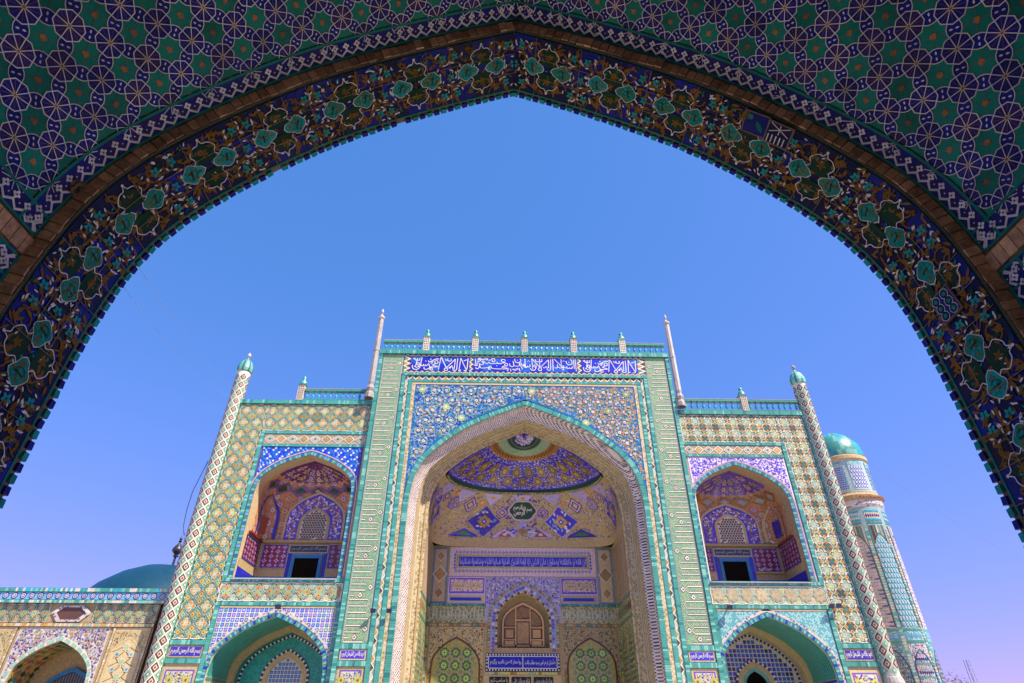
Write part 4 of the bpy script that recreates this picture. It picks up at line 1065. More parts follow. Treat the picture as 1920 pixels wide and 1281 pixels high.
for sg in (-1, 1):
    mb = MB(); x0, x1 = sorted((sg*4.86, sg*4.02))
    put(mb, B, [(rect(x0, 6.0, x1, 8.86), 'sage_deep', 0), (rect(x0+.06, 6.06, x1-.06, 8.80), 'violet', .003), (rect(x0+.1, 6.1, x1-.1, 8.76), 'sand', .005)], .01)
    cb_ = mb.build('diamond_column', back)
    c = (x0+x1)/2
    for z, r in ((8.39, .26), (7.46, .40), (6.52, .27)):
        me = piece('diamond_tile', diamond(0, 0, r, r*1.05), .02, 'off_white', [(diamond(0, 0, r*.85, r*.9), 'brown', .002), (diamond(0, 0, r*.8, r*.84), 'gold', .004)]); inst('diamond_tile', me, cb_, on_wall(CX+c, YB-.016, z))
    mb = MB(); x0, x1 = sorted((sg*3.95, sg*2.0))
    put(mb, B, [(rect(x0, 6.0, x1, 7.32), 'lilac', 0), (rect(x0+.05, 6.50, x1-.05, 7.27), 'violet', .003), (rect(x0+.12, 6.60, x1-.12, 7.18), 'pink', .005), (rect(x0+.05, 6.05, x1-.05, 6.42), 'sand', .004), (rect(x0+.12, 6.14, x1-.2, 6.30), 'cobalt', .008)], .012)
    scatter(B, mb, x0+.08, x1-.08, 6.52, 7.25, .11, .1, ['violet', 'plum', 'lilac', 'ultramarine'], .02)
    for k in (0, 1):
        a = x0+.2+k*.82; put(mb, B, [(rect(a, 6.74, a+.74, 7.04), 'sand', 0), (rect(a+.03, 6.77, a+.71, 7.01), 'cream', .003)], .026); write(mb, B, ('یا محمد', 'یا علی')[k], a+.12, 6.80, a+.62, 6.98, 'gold', .033, .02)
    mb.build('name_panel', back)
    mb = MB(); x0, x1 = sorted((sg*4.94, sg*1.95))
    border(mb, B, x0, x1, 5.88, 6.0, .05, t=.09); put(mb, B, [(rect(x0, 5.08, x1, 5.88), 'olive_lattice', 0)], .012)
    for i in range(15):
        x = x0+.1+i*.195
        put(mb, B, [(q, 'sage_deep', 0) for q in ribbon([(x, 5.78), (x, 5.3), (x+.08, 5.2), (x+.16, 5.3), (x+.16, 5.7)], .055)], .016)
        put(mb, B, [(q, 'white', 0) for q in ribbon([(x, 5.78), (x, 5.3), (x+.08, 5.2), (x+.16, 5.3), (x+.16, 5.7)], .022)], .020)
        if i % 4 == 1: put(mb, B, [(diamond(x+.05, 5.45, .07), 'white', 0), (diamond(x+.05, 5.45, .035), 'turquoise', .003)], .024)
    border(mb, B, x0, x1, 4.92, 5.06, .03, mats=['ochre', 'sage_deep', 'cream', 'gold'], t=.12, ground='brown')
    border(mb, B, x0 if sg < 0 else x1-.12, x0+.12 if sg < 0 else x1, GZ, 4.92, .03, mats=['ochre', 'sage_deep', 'lime', 'cream'], t=.14, ground='brown')
    mb.build('script_band', back, kind='stuff')
    mb = MB(); x0, x1 = sorted((sg*4.75, sg*2.02)); c = (x0+x1)/2; A_ = (c, 1.17, 3.0, 4.36)
    spandrel(mb, B, x0, x1, 4.9, A_, 'sand', .012, 30); scatter(B, mb, x0, x1, 2.3, 4.9, .085, .10, ['cream', 'brown', 'ochre', 'sage_deep', 'cream', 'bottle_green'], .016, lambda x, z: z > arch_h(x, *A_)+.05 or abs(x-c) > 1.2)
    for q in ribbon(arch(c, 1.2, 3.0, 4.40, GZ, 18, 6), .09): put(mb, B, [(q, 'brown', 0)], .022)
    put(mb, B, [(rect(x0, GZ, x1, 3.0), 'gold', 0)], .008)
    pan = mb.build('star_arch_panel', back)
    mb = MB(); pit = .56; ins_ = lambda x, z: abs(x-c) < 1.12 and z < arch_h(x, *A_)-.08
    mb.face([B(x, z, .014) for x, z in arch(c, 1.17, 3.0, 4.36, GZ, 18, 4)], 'mustard')
    its = []
    for i in range(-3, 4):
        for j in range(0, 10):
            x, z = c+i*pit/2, 1.2+j*pit/2
            if (i+j) % 2 == 0: continue
            if ins_(x, z): its += [(q, 'cream', .004) for q in ribbon(diamond(x, z, .20), .03, True)] + [(diamond(x, z, .1), 'turquoise', .006), (diamond(x, z, .05), 'orange', .008)]
    for i in range(-20, 21):
        for sgn in (1, -1):
            pts = [(c+sgn*(k*.14)+i*pit, 1.2+k*.14) for k in range(-2, 26)]
            pts = [p for p in pts if ins_(*p)]
            if len(pts) > 1: its += [(q, 'turquoise_pale', .010+.001*(sgn > 0)) for q in ribbon([pts[0], pts[-1]], .03)]
    put(mb, B, its, .014); mb.build('strapwork', pan, kind='stuff')
    me = piece('star_tile', star(0, 0, .25, .175, 8, .39), .012, 'bottle_green', [(star(0, 0, .225, .155, 8, .39), 'leaf_green', .002), (star(0, 0, .17, .105, 8, .39), 'lime', .004), (ngon(0, 0, .05, 8), 'turquoise_deep', .006)])
    for i in range(-2, 3):
        for j in range(0, 6):
            x, z = c+i*pit, 1.48+j*pit
            if ins_(x, z) and abs(i) < 3: inst('star_tile', me, pan, on_wall(CX+x, YB-.028, z))
# central window and its frame
mb = MB()
spandrel(mb, B, -1.95, 1.95, 7.34, (0, 1.80, 5.1, 7.13), 'lilac', .014, 30); scatter(B, mb, -1.95, 1.95, 5.9, 7.34, .11, .12, ['violet', 'ultramarine', 'gold', 'white', 'sage'], .018, lambda x, z: z > arch_h(x, 0, 1.8, 5.1, 7.13)+.03)
o_, i_ = arch(0, 1.80, 5.1, 7.13, 3.85, 22, 6), arch(0, 1.33, 5.15, 6.56, 3.95, 22, 6)
strip(mb, B, i_, o_, .02, .03, 'lilac')
mb.build('window_surround', back)
mb = MB(); arch_tiles(mb, B, arch(0, 1.68, 5.1, 6.98, 3.85, 22, 6), .13, .14, ('ochre', 'sage', 'cream', 'sage_deep'), .05, .03); arch_tiles(mb, B, i_, .10, .12, ('cream', 'brown', 'off_white'), .045, .03)
for i, (x, z) in enumerate(resample(arch(0, 1.53, 5.12, 6.80, 3.85, 22, 6), .17)): put(mb, B, blossom(x, z, .08, random.choice(['blue', 'violet', 'white', 'sky_blue']), 'ochre'), .036)
mb.build('window_frame_tiles', back, kind='stuff')
W0 = YB+.42; Wd = lambda u, z, h: (CX+u, W0-h, z)
wood = []
mb = MB()
mb.face([Wd(x, z, 0) for x, z in arch(0, 1.08, 5.05, 6.13, 4.05, 20, 3)], 'brown')
win = mb.build('wooden_window', back)
def bar(poly, h=.07, m='wood', nm='window_bar'):
    mb = MB(); slab(mb, Wd, poly, 0, h, m); return mb.build(nm, win)
mb = MB(); p_ = arch(0, 1.08, 5.05, 6.13, 4.05, 20, 3); q_ = arch(0, 1.0, 5.05, 6.03, 4.05, 20, 3); strip(mb, Wd, q_, p_, .09, .09, 'wood'); strip(mb, Wd, q_, q_, 0, .09, 'wood'); mb.build('window_rim', win)
for r_ in ((-.42, 4.05, -.34, 5.95), (.34, 4.05, .42, 5.95), (-1.0, 4.05, 1.0, 4.13), (-.34, 5.24, .34, 5.32), (-1.0, 4.90, -.42, 4.97), (.42, 4.90, 1.0, 4.97), (-1.0, 4.33, -.42, 4.40), (.42, 4.33, 1.0, 4.40)): bar(rect(*r_))
for r_ in ((-.29, 4.2, .29, 5.18), (-.9, 4.46, -.5, 4.84), (.5, 4.46, .9, 4.84), (-.94, 4.14, -.46, 4.31), (.46, 4.14, .94, 4.31)): bar(rect(*r_), .04, 'wood', 'window_panel')
mb = MB()
for i in range(-14, 30):
    for sgn in (1, -1):
        for (a, b) in ((-.99, -.43), (.43, .99), (-.33, .33)):
            pts = [(x, z) for x, z in ((a+k*(b-a)/8, 5.0+i*.09+sgn*k*(b-a)/8) for k in range(9)) if (5.0 if abs(a+b) > .2 else 5.34) < z < arch_h(x, 0, .98, 5.05, 5.98)]
            if len(pts) > 1:
                for q in ribbon([pts[0], pts[-1]], .022): put(mb, Wd, [(q, 'wood', 0)], .03+.004*(sgn > 0))
mb.build('window_lattice', win, kind='stuff')
# blue panel with couplet, and three black tablets
mb = MB(); slab(mb, B, rect(-1.88, 2.92, 1.80, 3.70), 0, .03, 'navy'); put(mb, B, [(rect(-1.76, 3.03, 1.68, 3.59), 'white', .004), (rect(-1.72, 3.07, -.06, 3.55), 'cobalt', .008), (rect(-.02, 3.07, 1.64, 3.55), 'cobalt', .008)], .03)
for i in range(25):
    for z in (2.975, 3.645): put(mb, B, [(ngon(-1.82+i*.148, z, .042, 8), 'white', 0)], .036)
for z in (3.12, 3.27, 3.42, 3.55):
    for x in (-1.82, 1.74): put(mb, B, [(ngon(x, z, .042, 8), 'white', 0)], .036)
couplet = mb.build('couplet_panel', back)
mb = MB(); write(mb, B, 'به آستان تو هر کس رسید مطلب یافت', .06, 3.17, 1.58, 3.45, 'white', .044, .010); write(mb, B, 'روا مدار که من ناامید برگردم', -1.66, 3.17, -.12, 3.45, 'white', .044, .010)
mb.build('lettering', couplet)
mb = MB(); put(mb, B, [(rect(-1.95, 1.9, 1.85, 2.90), 'sand', 0)], .012); border(mb, B, -1.9, 1.82, 2.76, 2.9, .03, mats=['lime', 'cream', 'gold', 'sage'], t=.15, ground='brown'); mb.build('tablet_bed', back)
for x0, t in ((-1.68, 'یا صاحب کرم'), (-.60, 'شاه مردان علی'), (.48, 'مزار شریف سخی')):
    mb = MB(); slab(mb, B, rect(x0, 2.30, x0+.96, 2.68), 0, .03, 'black'); put(mb, B, [], 0); write(mb, B, t, x0+.06, 2.36, x0+.90, 2.64, 'off_white', .036, .02); mb.build('black_tablet', back)

# ------------------------------------------------------------------ wings
def star_variant(kind, p, v):
    if kind == 'left':
        c1, c2 = (('amber', 'sage') if v else ('sage', 'amber'))
        ly = [(star(0, 0, .465*p, .345*p, 8), 'brown' if v else 'bottle_green', .002), (star(0, 0, .43*p, .312*p, 8), 'sage_deep', .004)]
        for k in range(4):
            a = k*math.pi/2; c = c1 if k % 2 else c2
            ly += [(diamond(.20*p*math.cos(a), .20*p*math.sin(a), .16*p), c, .006), (diamond(.215*p*math.cos(a), .215*p*math.sin(a), .055*p), 'brown', .008)]
    elif kind == 'right':
        ly = [(diamond(0, 0, .46*p), 'cream', .001), (diamond(0, 0, .42*p), 'brown', .002)]
        for k in range(4):
            a = k*math.pi/2; ly += [(diamond(.28*p*math.cos(a), .28*p*math.sin(a), .125*p), 'ochre', .004), (diamond(.28*p*math.cos(a), .28*p*math.sin(a), .04*p), 'brown', .006)]
        for sg in (1, -1):
            for o in (-.07, .07): ly += [(q, 'sage_deep' if v else 'turquoise_deep', .007+.001*(sg > 0)) for q in ribbon([(-.2*p, -.2*p*sg+o*p), (.2*p, .2*p*sg+o*p)], .05*p)]
    elif kind == 'band':
        ly = [(star(0, 0, .455*p, .335*p, 8), 'brown', .002), (star(0, 0, .415*p, .30*p, 8), 'sage', .004)]
        for k in range(4):
            a = k*math.pi/2; ly += [(diamond(.215*p*math.cos(a), .215*p*math.sin(a), .175*p), 'ochre' if (k+v) % 2 else 'sage', .006), (diamond(.215*p*math.cos(a), .215*p*math.sin(a), .05*p), 'brown', .008)]
    else:
        ly = [(star(0, 0, .455*p, .335*p, 8), 'brown', .002), (star(0, 0, .425*p, .31*p, 8), 'cream', .004)]
        for k in range(8):
            a = k*math.pi/4; ly += [(diamond(.24*p*math.cos(a), .24*p*math.sin(a), .07*p), 'cream' if k % 2 else 'grey', .006)]
        ly.append((star(0, 0, .12*p, .06*p, 8), 'sage', .007))
    return [(star(0, 0, .50*p, .372*p, 8), 'off_white', 0.0)] + ly
def star_panel(parent, S, rects, ox, oz, p, kind, name='star_panel'):
    """interlaced star tiling; whole stars are pieces of their own, cut ones at the edge stay with the ground"""
    mb = MB(); full = []
    for (x0, z0, x1, z1) in rects:
        put(mb, S, [(rect(x0, z0, x1, z1), {'left': 'moss', 'band': 'moss', 'right': 'moss'}.get(kind, 'sage'), 0)], .012)
        i0, i1 = int(math.floor((x0-ox)/p))-1, int(math.ceil((x1-ox)/p))+1; j0, j1 = int(math.floor((z0-oz)/p))-1, int(math.ceil((z1-oz)/p))+1
        bx = (x0, z0, x1, z1)
        for i in range(i0, i1+1):
            for j in range(j0, j1+1):
                x, z = ox+i*p, oz+j*p
                if kind != 'row' or True:
                    cx_, cz_ = x+p/2, z+p/2; its = []
                    for sg in (1, -1): its += [(q, 'turquoise_pale', .001+.001*(sg > 0)) for q in ribbon([(cx_-.3*p, cz_-.3*p*sg), (cx_+.3*p, cz_+.3*p*sg)], .05*p)]
                    for k in range(4):
                        a = k*math.pi/2; c, s_ = math.cos(a), math.sin(a); m = .205*p
                        hexp = [(m*1.75, 0), (m*1.35, m*.55), (m*.55, m*.55), (m*.1, 0), (m*.55, -m*.55), (m*1.35, -m*.55)]
                        f = lambda q, g: [(cx_+g*(u*c-v*s_)+(1-g)*m*c, cz_+g*(u*s_+v*c)+(1-g)*m*s_) for u, v in q]
                        its += [(f(hexp, 1.0), 'off_white', .003), (f(hexp, .80), random.choice(['ochre', 'cream', 'ochre', 'lime', 'mustard']) if kind == 'left' else random.choice(['sage', 'cream', 'sage', 'lime']), .005), (ngon(cx_+m*c, cz_+m*s_, .035*p, 6), 'rust' if kind == 'left' else 'sage_deep', .007)]
                    for (ex, ez) in ((.5, 0), (0, .5)): its.append((diamond(x+ex*p, z+ez*p, .06*p), 'sky_blue' if kind == 'left' else 'sage_deep', .008))
                    put(mb, S, its, .014, bx)
                if x-.5*p >= x0-.01 and x+.5*p <= x1+.01 and z-.5*p >= z0-.01 and z+.5*p <= z1+.01: full.append((x, z))
                else: put(mb, S, [([(x+a, z+b) for a, b in q_], m_, d_) for q_, m_, d_ in star_variant(kind, p, (i+j) % 2)], .030, bx)
        # white toothed edge
        for (a, b, c, d) in ((x0, z0, x1, z0), (x0, z1, x1, z1), (x0, z0, x0, z1), (x1, z0, x1, z1)):
            L = math.hypot(c-a, d-b); n = int(L/(p*.33)); pts = []
            for k in range(n+1):
                t = k/n; inn = .07*p if k % 2 else .0
                pts.append((a+(c-a)*t+(inn if (a == c and a == x0) else -inn if a == c else 0), b+(d-b)*t+(inn if (b == d and b == z0) else -inn if b == d else 0)))
            put(mb, S, [(q, 'white', 0) for q in ribbon(pts, .05*p)], .036, bx)
    o = mb.build(name, parent, kind='stuff')
    mes = [piece('star_tile', star(0, 0, .50*p, .372*p, 8), .014, star_variant(kind, p, v)[0][1], [(q, m, d) for q, m, d in star_variant(kind, p, v)[1:]]) for v in (0, 1)]
    for x, z in full:
        w = S(x, z, .016); inst('star_tile', mes[int(round((x-ox)/p+(z-oz)/p)) % 2], o, Matrix.Translation(w) @ FAC)
    return o
def diamond_band(parent, S, x0, x1, z0, z1, n):
    mb = MB(); put(mb, S, [(rect(x0, z0, x1, z1), 'cream', 0)], .012); d = (x1-x0)/n; c = (z0+z1)/2; hh = (z1-z0)/2
    its = []
    for i in range(n+1):
        for zz_, sg in ((z0, 1), (z1, -1)):
            for r, m, dh in ((.5, 'brown', .001), (.42, 'white', .003), (.30, 'ochre', .005), (.17, 'sage', .007)):
                its.append((diamond(x0+i*d, zz_, d*r, hh*r*1.15), m, dh))
    put(mb, S, its, .014, (x0, z0, x1, z1))
    o = mb.build('diamond_band', parent, kind='stuff')
    me = [piece('diamond_tile', diamond(0, 0, d*.48, hh*.98), .012, 'white', [(diamond(0, 0, d*.36, hh*.74), 'brown', .002), (diamond(0, 0, d*.30, hh*.62), a, .004), (diamond(0, 0, d*.17, hh*.35), b, .006), (diamond(0, 0, d*.07, hh*.14), 'brown', .008)]) for a, b in (('off_white', 'sage_deep'), ('ochre', 'cream'))]
    for i in range(n): inst('diamond_tile', me[i % 2], o, Matrix.Translation(S(x0+(i+.5)*d, c, .016)) @ FAC)
    return o
def baluster_mesh():
    mb = MB(); pr = [(.065, 0), (.065, .05), (.035, .07), (.045, .12), (.075, .2), (.072, .26), (.04, .36), (.032, .42), (.06, .46), (.06, .5)]
    mb.lathe(pr, (0, 0, 0), lambda i, k: 'cyan' if 2 <= i <= 6 else 'turquoise', 8); me = mb.mesh('baluster'); return me
BAL = baluster_mesh()
def balustrade(x0, x1, y, z, n):
    mb = MB(); mb.box(x0, x1, y-.14, y+.14, z, z+.08, 'turquoise'); mb.box(x0, x1, y-.13, y+.13, z+.58, z+.70, 'turquoise')
    mb.box(x0, x1, y-.14, y+.14, z+.70, z+.725, 'stone')
    o = mb.build('balustrade', portal)
    for i in range(n): inst('baluster', BAL, o, Matrix.Translation((x0+(i+.5)*(x1-x0)/n, y, z+.08)))
    return o
def post(x, y, z, h=1.15, r=.17):
    mb = MB(); mb.box(x-r, x+r, y-r, y+r, z, z+h, 'off_white'); mb.box(x-r*1.25, x+r*1.25, y-r*1.25, y+r*1.25, z+h, z+h+.06, 'turquoise')
    o = mb.build('roof_post', portal)
    mb = MB(); S = lambda u, v, hh: (x+u, y-r-hh, z+v)
    for j in range(int(h/.12)):
        for i in (-1, 0, 1): put(mb, S, [(diamond(i*.1, .1+j*.12, .045), random.choice(['brown', 'sage_deep', 'rust']), 0)], .004)
    mb.build('post_pattern', o, kind='stuff')
    mb = MB(); mb.lathe([(r*1.15, 0), (r*1.1, .12), (r*.8, .22), (r*.5, .26), (r*.45, .30), (r*.6, .36), (r*.55, .44), (r*.2, .52), (0, .58)], (x, y, z+h+.06), lambda i, k: 'turquoise_pale' if k % 4 == 0 else 'turquoise', 10); mb.build('post_cap', o, smooth=True)
# balustrade and posts of the portal roof
us = [-8.1, -5.63, -2.83, 0.0, 2.83, 5.65, 8.1]
for a, b in zip(us, us[1:]): balustrade(CX+a+(.2 if a > -8 else 0), CX+b-(.2 if b < 8 else 0), YP+.05, 18.42, int(round((b-a)*3.0)))
for u in us[1:-1]: post(CX+u, YP+.05, 18.42, .95)
def column(x, y, z0, z1):
    mb = MB(); h = z1-z0
    mb.lathe([(.26, 0), (.26, .25), (.18, .4), (.24, .6), (.15, .8), (.17, 1.0)], (x, y, z0), 'stone', 8); o = mb.build('corner_column', portal)
    mb = MB(); mb.lathe([(.17, 1.0), (.165, h*.5), (.19, h*.5+.02), (.19, h*.5+.1), (.16, h*.5+.12), (.145, h-.75)], (x, y, z0), 'stone', 8); mb.build('column_shaft', o)
    mb = MB(); mb.lathe([(.145, h-.75), (.20, h-.7), (.2, h-.62), (.10, h-.52), (.03, h-.40), (.03, h-.34), (.085, h-.26), (.07, h-.16), (.015, h), (0, h+.02)], (x, y, z0), 'stone', 10); mb.build('column_finial', o, smooth=True)
column(CX-8.42, YP-.05, 15.3, 21.35); column(CX+8.44, YP-.05, 15.0, 21.25)

def minaret(sg, d, ztop, zb, zcap):
    x, y, r = CX+sg*d, YW+.05, .37
    mb = MB()
    prof_ = [(r*1.02, zb), (r, zb+4), (r*.98, ztop), (r*.94, zcap)]
    mb.lathe(prof_, (x, y, 0), 'white', 28); o = mb.build('corner_minaret', portal, smooth=True)
    S = lambda a, z, h: (x+(r*1.0+h-.02*(z-zb)/14)*math.sin(a), y-(r*1.0+h-.02*(z-zb)/14)*math.cos(a), z)
    mb = MB(); n = 6; da = 2*math.pi/n; dz = .50; j = 0; z = zb+.2
    while z < zcap-.15:
        for i in range(n):
            a = i*da+(da/2 if j % 2 else 0)
            m1, m2, m3 = (('brown', 'off_white', 'rust') if (j % 2) else ('sage', 'sage_deep', 'off_white'))
            for f, m, h in ((.86, m1, .014), (.46, m2, .018), (.26, m3, .022)): 
                for c in range(6):
                    u0, u1 = -1+c/3, -1+(c+1)/3; k0, k1 = 1-abs(u0), 1-abs(u1); w_, q_ = da*.5*f, dz*.5*f
                    mb.face([S(a+u0*w_, z-k0*q_, h), S(a+u1*w_, z-k1*q_, h), S(a+u1*w_, z+k1*q_, h), S(a+u0*w_, z+k0*q_, h)], m)
        z += dz/2; j += 1
    mb.build('lozenge_tiles', o, kind='stuff')
    mb = MB(); mb.lathe([(r*1.0, 0), (r*1.0, .03)], (x, y, ztop), 'cream', 24); mb.build('joint_ring', o)
    mb = MB(); mb.lathe([(r*.94, 0), (r*1.12, .05), (r*1.15, .22), (r*1.08, .42), (r*.82, .66), (r*.40, .84), (r*.14, .93), (r*.1, .98)], (x, y, zcap), lambda i, k: 'turquoise_deep' if k % 3 == 0 else 'turquoise_pale', 24); mb.build('minaret_cap', o)
    mb = MB(); mb.lathe([(.03, 0), (.035, .05), (.10, .11), (.11, .19), (.07, .27), (.015, .36), (0, .40)], (x, y, zcap+.97), 'stone', 10); mb.build('minaret_finial', o, smooth=True)
    mb = MB(); mb.lathe([(r*1.25, GZ), (r*1.25, zb-.25), (r*1.12, zb-.05), (r*1.05, zb)], (x, y, 0), 'stone', 20); mb.build('minaret_base', o)
minaret(-1, 15.62, 15.3, 0.6, 16.95); minaret(1, 15.43, 14.9, 2.37, 16.65)

def wing(sg, ztop, zfr, zd0, zd1, zsp, ac, azs, aza, do, df, lc, lza):
    side = 'left' if sg < 0 else 'right'
    W = lambda u, z, h: (CX+u, YW-h, z)                               # true u, so that script is never mirrored
    def X(a, b): return tuple(sorted((sg*a, sg*b)))
    AC = (sg*ac, 2.36, azs, aza); AL = (sg*lc, 2.42, 2.3, lza)
    di = 8.25                                                        # where the wing meets the portal
    zs_ = 6.12                                                       # balcony sill
    # --- wall mass
    mb = MB(); x0, x1 = X(di, do)
    a0, a1 = AC[0]-2.36, AC[0]+2.36; l0, l1 = AL[0]-2.42, AL[0]+2.42
    spandrel(mb, W, a0, a1, ztop, AC, 'plaster', 0, 30); spandrel(mb, W, l0, l1, zs_, AL, 'plaster', 0, 30)
    for (p, q, z0, z1) in ((x0, a0, zs_, ztop), (a1, x1, zs_, ztop), (x0, l0, GZ, zs_), (l1, x1, GZ, zs_)): mb.face([W(p, z0, 0), W(q, z0, 0), W(q, z1, 0), W(p, z1, 0)], 'plaster')
    mb.face([W(x0, ztop, 0), W(x1, ztop, 0), W(x1, ztop, -6), W(x0, ztop, -6)], 'plaster')
    mb.face([W(sg*do, GZ, 0), W(sg*do, GZ, -6), W(sg*do, ztop, -6), W(sg*do, ztop, 0)], 'plaster'); mb.face([W(x0, GZ, -6), W(x1, GZ, -6), W(x1, ztop, -6), W(x0, ztop, -6)], 'plaster')
    mb.build('wing_wall', portal)
    # --- turquoise borders
    mb = MB()
    def bd(a, b, z0, z1, h=.06, **k): p, q = X(a, b); border(mb, W, p, q, z0, z1, h, **k)
    bd(di, do, ztop-.22, ztop+.02, .10, thick=.14); bd(do-.22, do, GZ, ztop-.22, .07)
    bd(df-.2, df, 6.15, zfr, .055); bd(di, df-.2, zfr-.16, zfr, .05); bd(di, df-.2, zsp, zsp+.14, .05)
    bd(di, df, 5.97, 6.15, .06); bd(di, df, 4.98, 5.14, .05); bd(df-.2, df, GZ, 4.98, .05); bd(di, di+.18, GZ, 4.98, .05)
    bd(df, do-.22, 3.42, 3.62, .05); bd(df, do-.22, 2.72, 2.92, .05)
    mb.build('turquoise_border', portal, kind='stuff')
    # --- star tiling: side column, top band, band under the balcony
    c0, c1 = X(df+.01, do-.23); t0, t1 = X(di+.02, df+.0); p = .69
    ox, oz = (c0+c1)/2, ztop-.24-.72
    star_panel(portal, W, [(c0, 3.64, c1, ztop-.24), (t0, zfr+.02, t1, ztop-.24)], ox, oz, p, side)
    b0, b1 = X(di+.05, df); pb_ = (b1-b0)/8.0
    star_panel(portal, W, [(b0, 5.16, b1, 5.96)], b0+pb_/2, 5.56, pb_, 'band' if sg < 0 else 'white_band', 'star_band')
    d0, d1 = X(di+.02, df-.22); diamond_band(portal, W, d0, d1, zsp+.16, zfr-.17, 9 if sg < 0 else 10)
    # --- balcony spandrel and arch edging
    mb = MB(); s0, s1 = X(di+.1, df-.22); ina = lambda x, z: z > arch_h(x, *AC)+.30 or abs(x-AC[0]) > 2.62
    zlow = azs-.1
    if sg < 0:
        spandrel(mb, W, s0, s1, zsp, AC, 'blue', .012, 40)
        its = []
        for i in range(40):
            for j in range(30):
                x, z = s0+.1+i*.21+(.105 if j % 2 else 0), zsp-.08-j*.115
                if x > s1-.08 or z < zlow or not ina(x, z): continue
                its += [(almond(x-.05, z, .19, .07, 1.0), random.choice(['blue', 'cobalt', 'cobalt', 'azure']), .002), (almond(x+.05, z, .19, .07, -1.0), random.choice(['azure', 'sky_blue', 'blue', 'cobalt']), .004)]
                if (i+j) % 3 == 0: its += [(ngon(x, z, .055, 7), 'white', .007), (ngon(x, z, .025, 6), 'pink', .009)]
        put(mb, W, its, .013)
    else:
        spandrel(mb, W, s0, s1, zsp, AC, 'lilac', .012, 40)
        scatter(W, mb, s0, s1, zlow, zsp, .085, .12, ['ultramarine', 'cobalt', 'violet', 'white', 'white', 'ultramarine', 'plum'], .015, ina, layers=3)
    put(mb, W, [(rect(s0, 6.15, a0-.02, azs), 'pink' if sg < 0 else 'lilac', 0), (rect(a1+.02, 6.15, s1, azs), 'pink' if sg < 0 else 'lilac', 0)], .012)
    if sg > 0: scatter(W, mb, s0, a0-.3, 6.2, azs, .1, .11, ['violet', 'ultramarine', 'white'], .015); scatter(W, mb, a1+.3, s1, 6.2, azs, .1, .11, ['violet', 'ultramarine', 'white'], .015)
    for xx in (s0+.06, s1-.06): put(mb, W, [(rect(xx-.025, 6.15, xx+.025, zsp-.02), 'plum' if sg < 0 else 'white', 0)], .02)
    mb.build('balcony_spandrel', portal, kind='stuff')
    mb = MB(); pth = arch(AC[0], 2.36, azs, aza, zs_, 30, 10)
    arch_tiles(mb, W, pth, .17, .15, ('turquoise_pale', 'azure', 'turquoise_pale', 'turquoise', 'sky_blue'), .05, .05, .10, 'turquoise_deep')
    q = offset(resample(pth, .2), .22); strip(mb, W, q, offset(q, .06), .03, .03, 'pink')
    mb.build('balcony_arch_tiles', portal, kind='stuff')
    # --- balcony room
    YR, rev = YW+2.35, .8
    mb = MB(); strip(mb, W, pth, pth, .0, -rev, 'plaster')
    mb.face([W(a0, zs_, .12), W(a1, zs_, .12), W(a1, zs_, -2.6), W(a0, zs_, -2.6)], 'stone'); mb.face([W(a0, zs_, .12), W(a1, zs_, .12), W(a1, zs_-.05, .12), W(a0, zs_-.05, .12)], 'stone')
    for xx in (a0, a1):
        mb.face([W(xx, zs_, -rev), W(xx, zs_, -2.35), W(xx, 8.45, -2.35), W(xx, 8.45, -rev)], 'plaster')
    mb.face([W(a0, zs_, -2.35), W(a1, zs_, -2.35), W(a1, 8.5, -2.35), W(a0, 8.5, -2.35)], 'plaster')
    room = mb.build('balcony_room', portal)
    BR = lambda u, z, h: (CX+u, YR-h, z)
    c = AC[0]+(.15 if sg < 0 else -.0)
    V_ = Vault(CX+AC[0], 2.36, azs, aza, YW+rev, YR, 8.40, azs+.50*(aza-azs), 9.0, 4.0, azs+.75*(aza-azs))
    mb = MB(); zz = list(np.linspace(8.40, aza-.01, 22)); NQ = 32
    for z0, z1 in zip(zz, zz[1:]):
        for k in range(NQ):
            p0, p1 = -1+2*k/NQ, -1+2*(k+1)/NQ
            mb.face([V_.pt(p0, z0), V_.pt(p1, z0), V_.pt(p1, z1), V_.pt(p0, z1)], ('plum' if sg < 0 else 'violet') if z0 > V_.zr+.1 else 'terracotta')
    ceil = mb.build('balcony_vault', room, smooth=True)
    mb = MB(); zr = V_.zr
    def vput(items, h): 
        for q, m, dh in items: mb.face([V_(max(-1, min(1, a)), min(b, aza-.03), h+dh) for a, b in q], m)
    def sprig(pc, zc, r, pet, eye, leaf):
        sx = .62/max(.6, V_.vw(zc)); its = []
        for k in range(6):
            a = k*1.047; its += [([(pc+(u-0)*sx, zc+w) for u, w in almond(.62*r*math.cos(a), .62*r*math.sin(a), r*.8, r*.5, a)], pet, .0005*k)]
            its += [([(pc+u*sx, zc+w) for u, w in almond(1.35*r*math.cos(a+.5), 1.35*r*math.sin(a+.5), r*.8, r*.3, a+1.6)], leaf, -.003)]
        its += [([(pc+u*sx, zc+w) for u, w in ngon(0, 0, r*.32, 7)], eye, .005)]
        return its
    rowsz = list(np.linspace(8.62, zr-.55, 7))
    for j, zc in enumerate(rowsz):
        n_ = 13
        for i in range(n_):
            pc = -.96+1.92*(i+(.5 if j % 2 else 0))/n_
            if pc < .97: vput(sprig(pc, zc, .13, ('cream', 'lilac', 'ochre', 'off_white')[(i+2*j) % 4], ('rust', 'ultramarine', 'plum')[(i+j) % 3], ('plum', 'ultramarine', 'gold', 'violet')[(i+j) % 4]), .036)
    for j, zc in enumerate(np.linspace(zr+.22, aza-.25, 3)):
        n_ = 11-2*j
        for i in range(n_):
            pc = -.92+1.84*(i+.5)/n_; vput(sprig(pc, zc, .12, ('cream', 'lilac', 'pink')[(i+j) % 3], ('rust', 'gold')[i % 2], ('violet', 'lilac', 'plum')[(i+j) % 3]), .036)
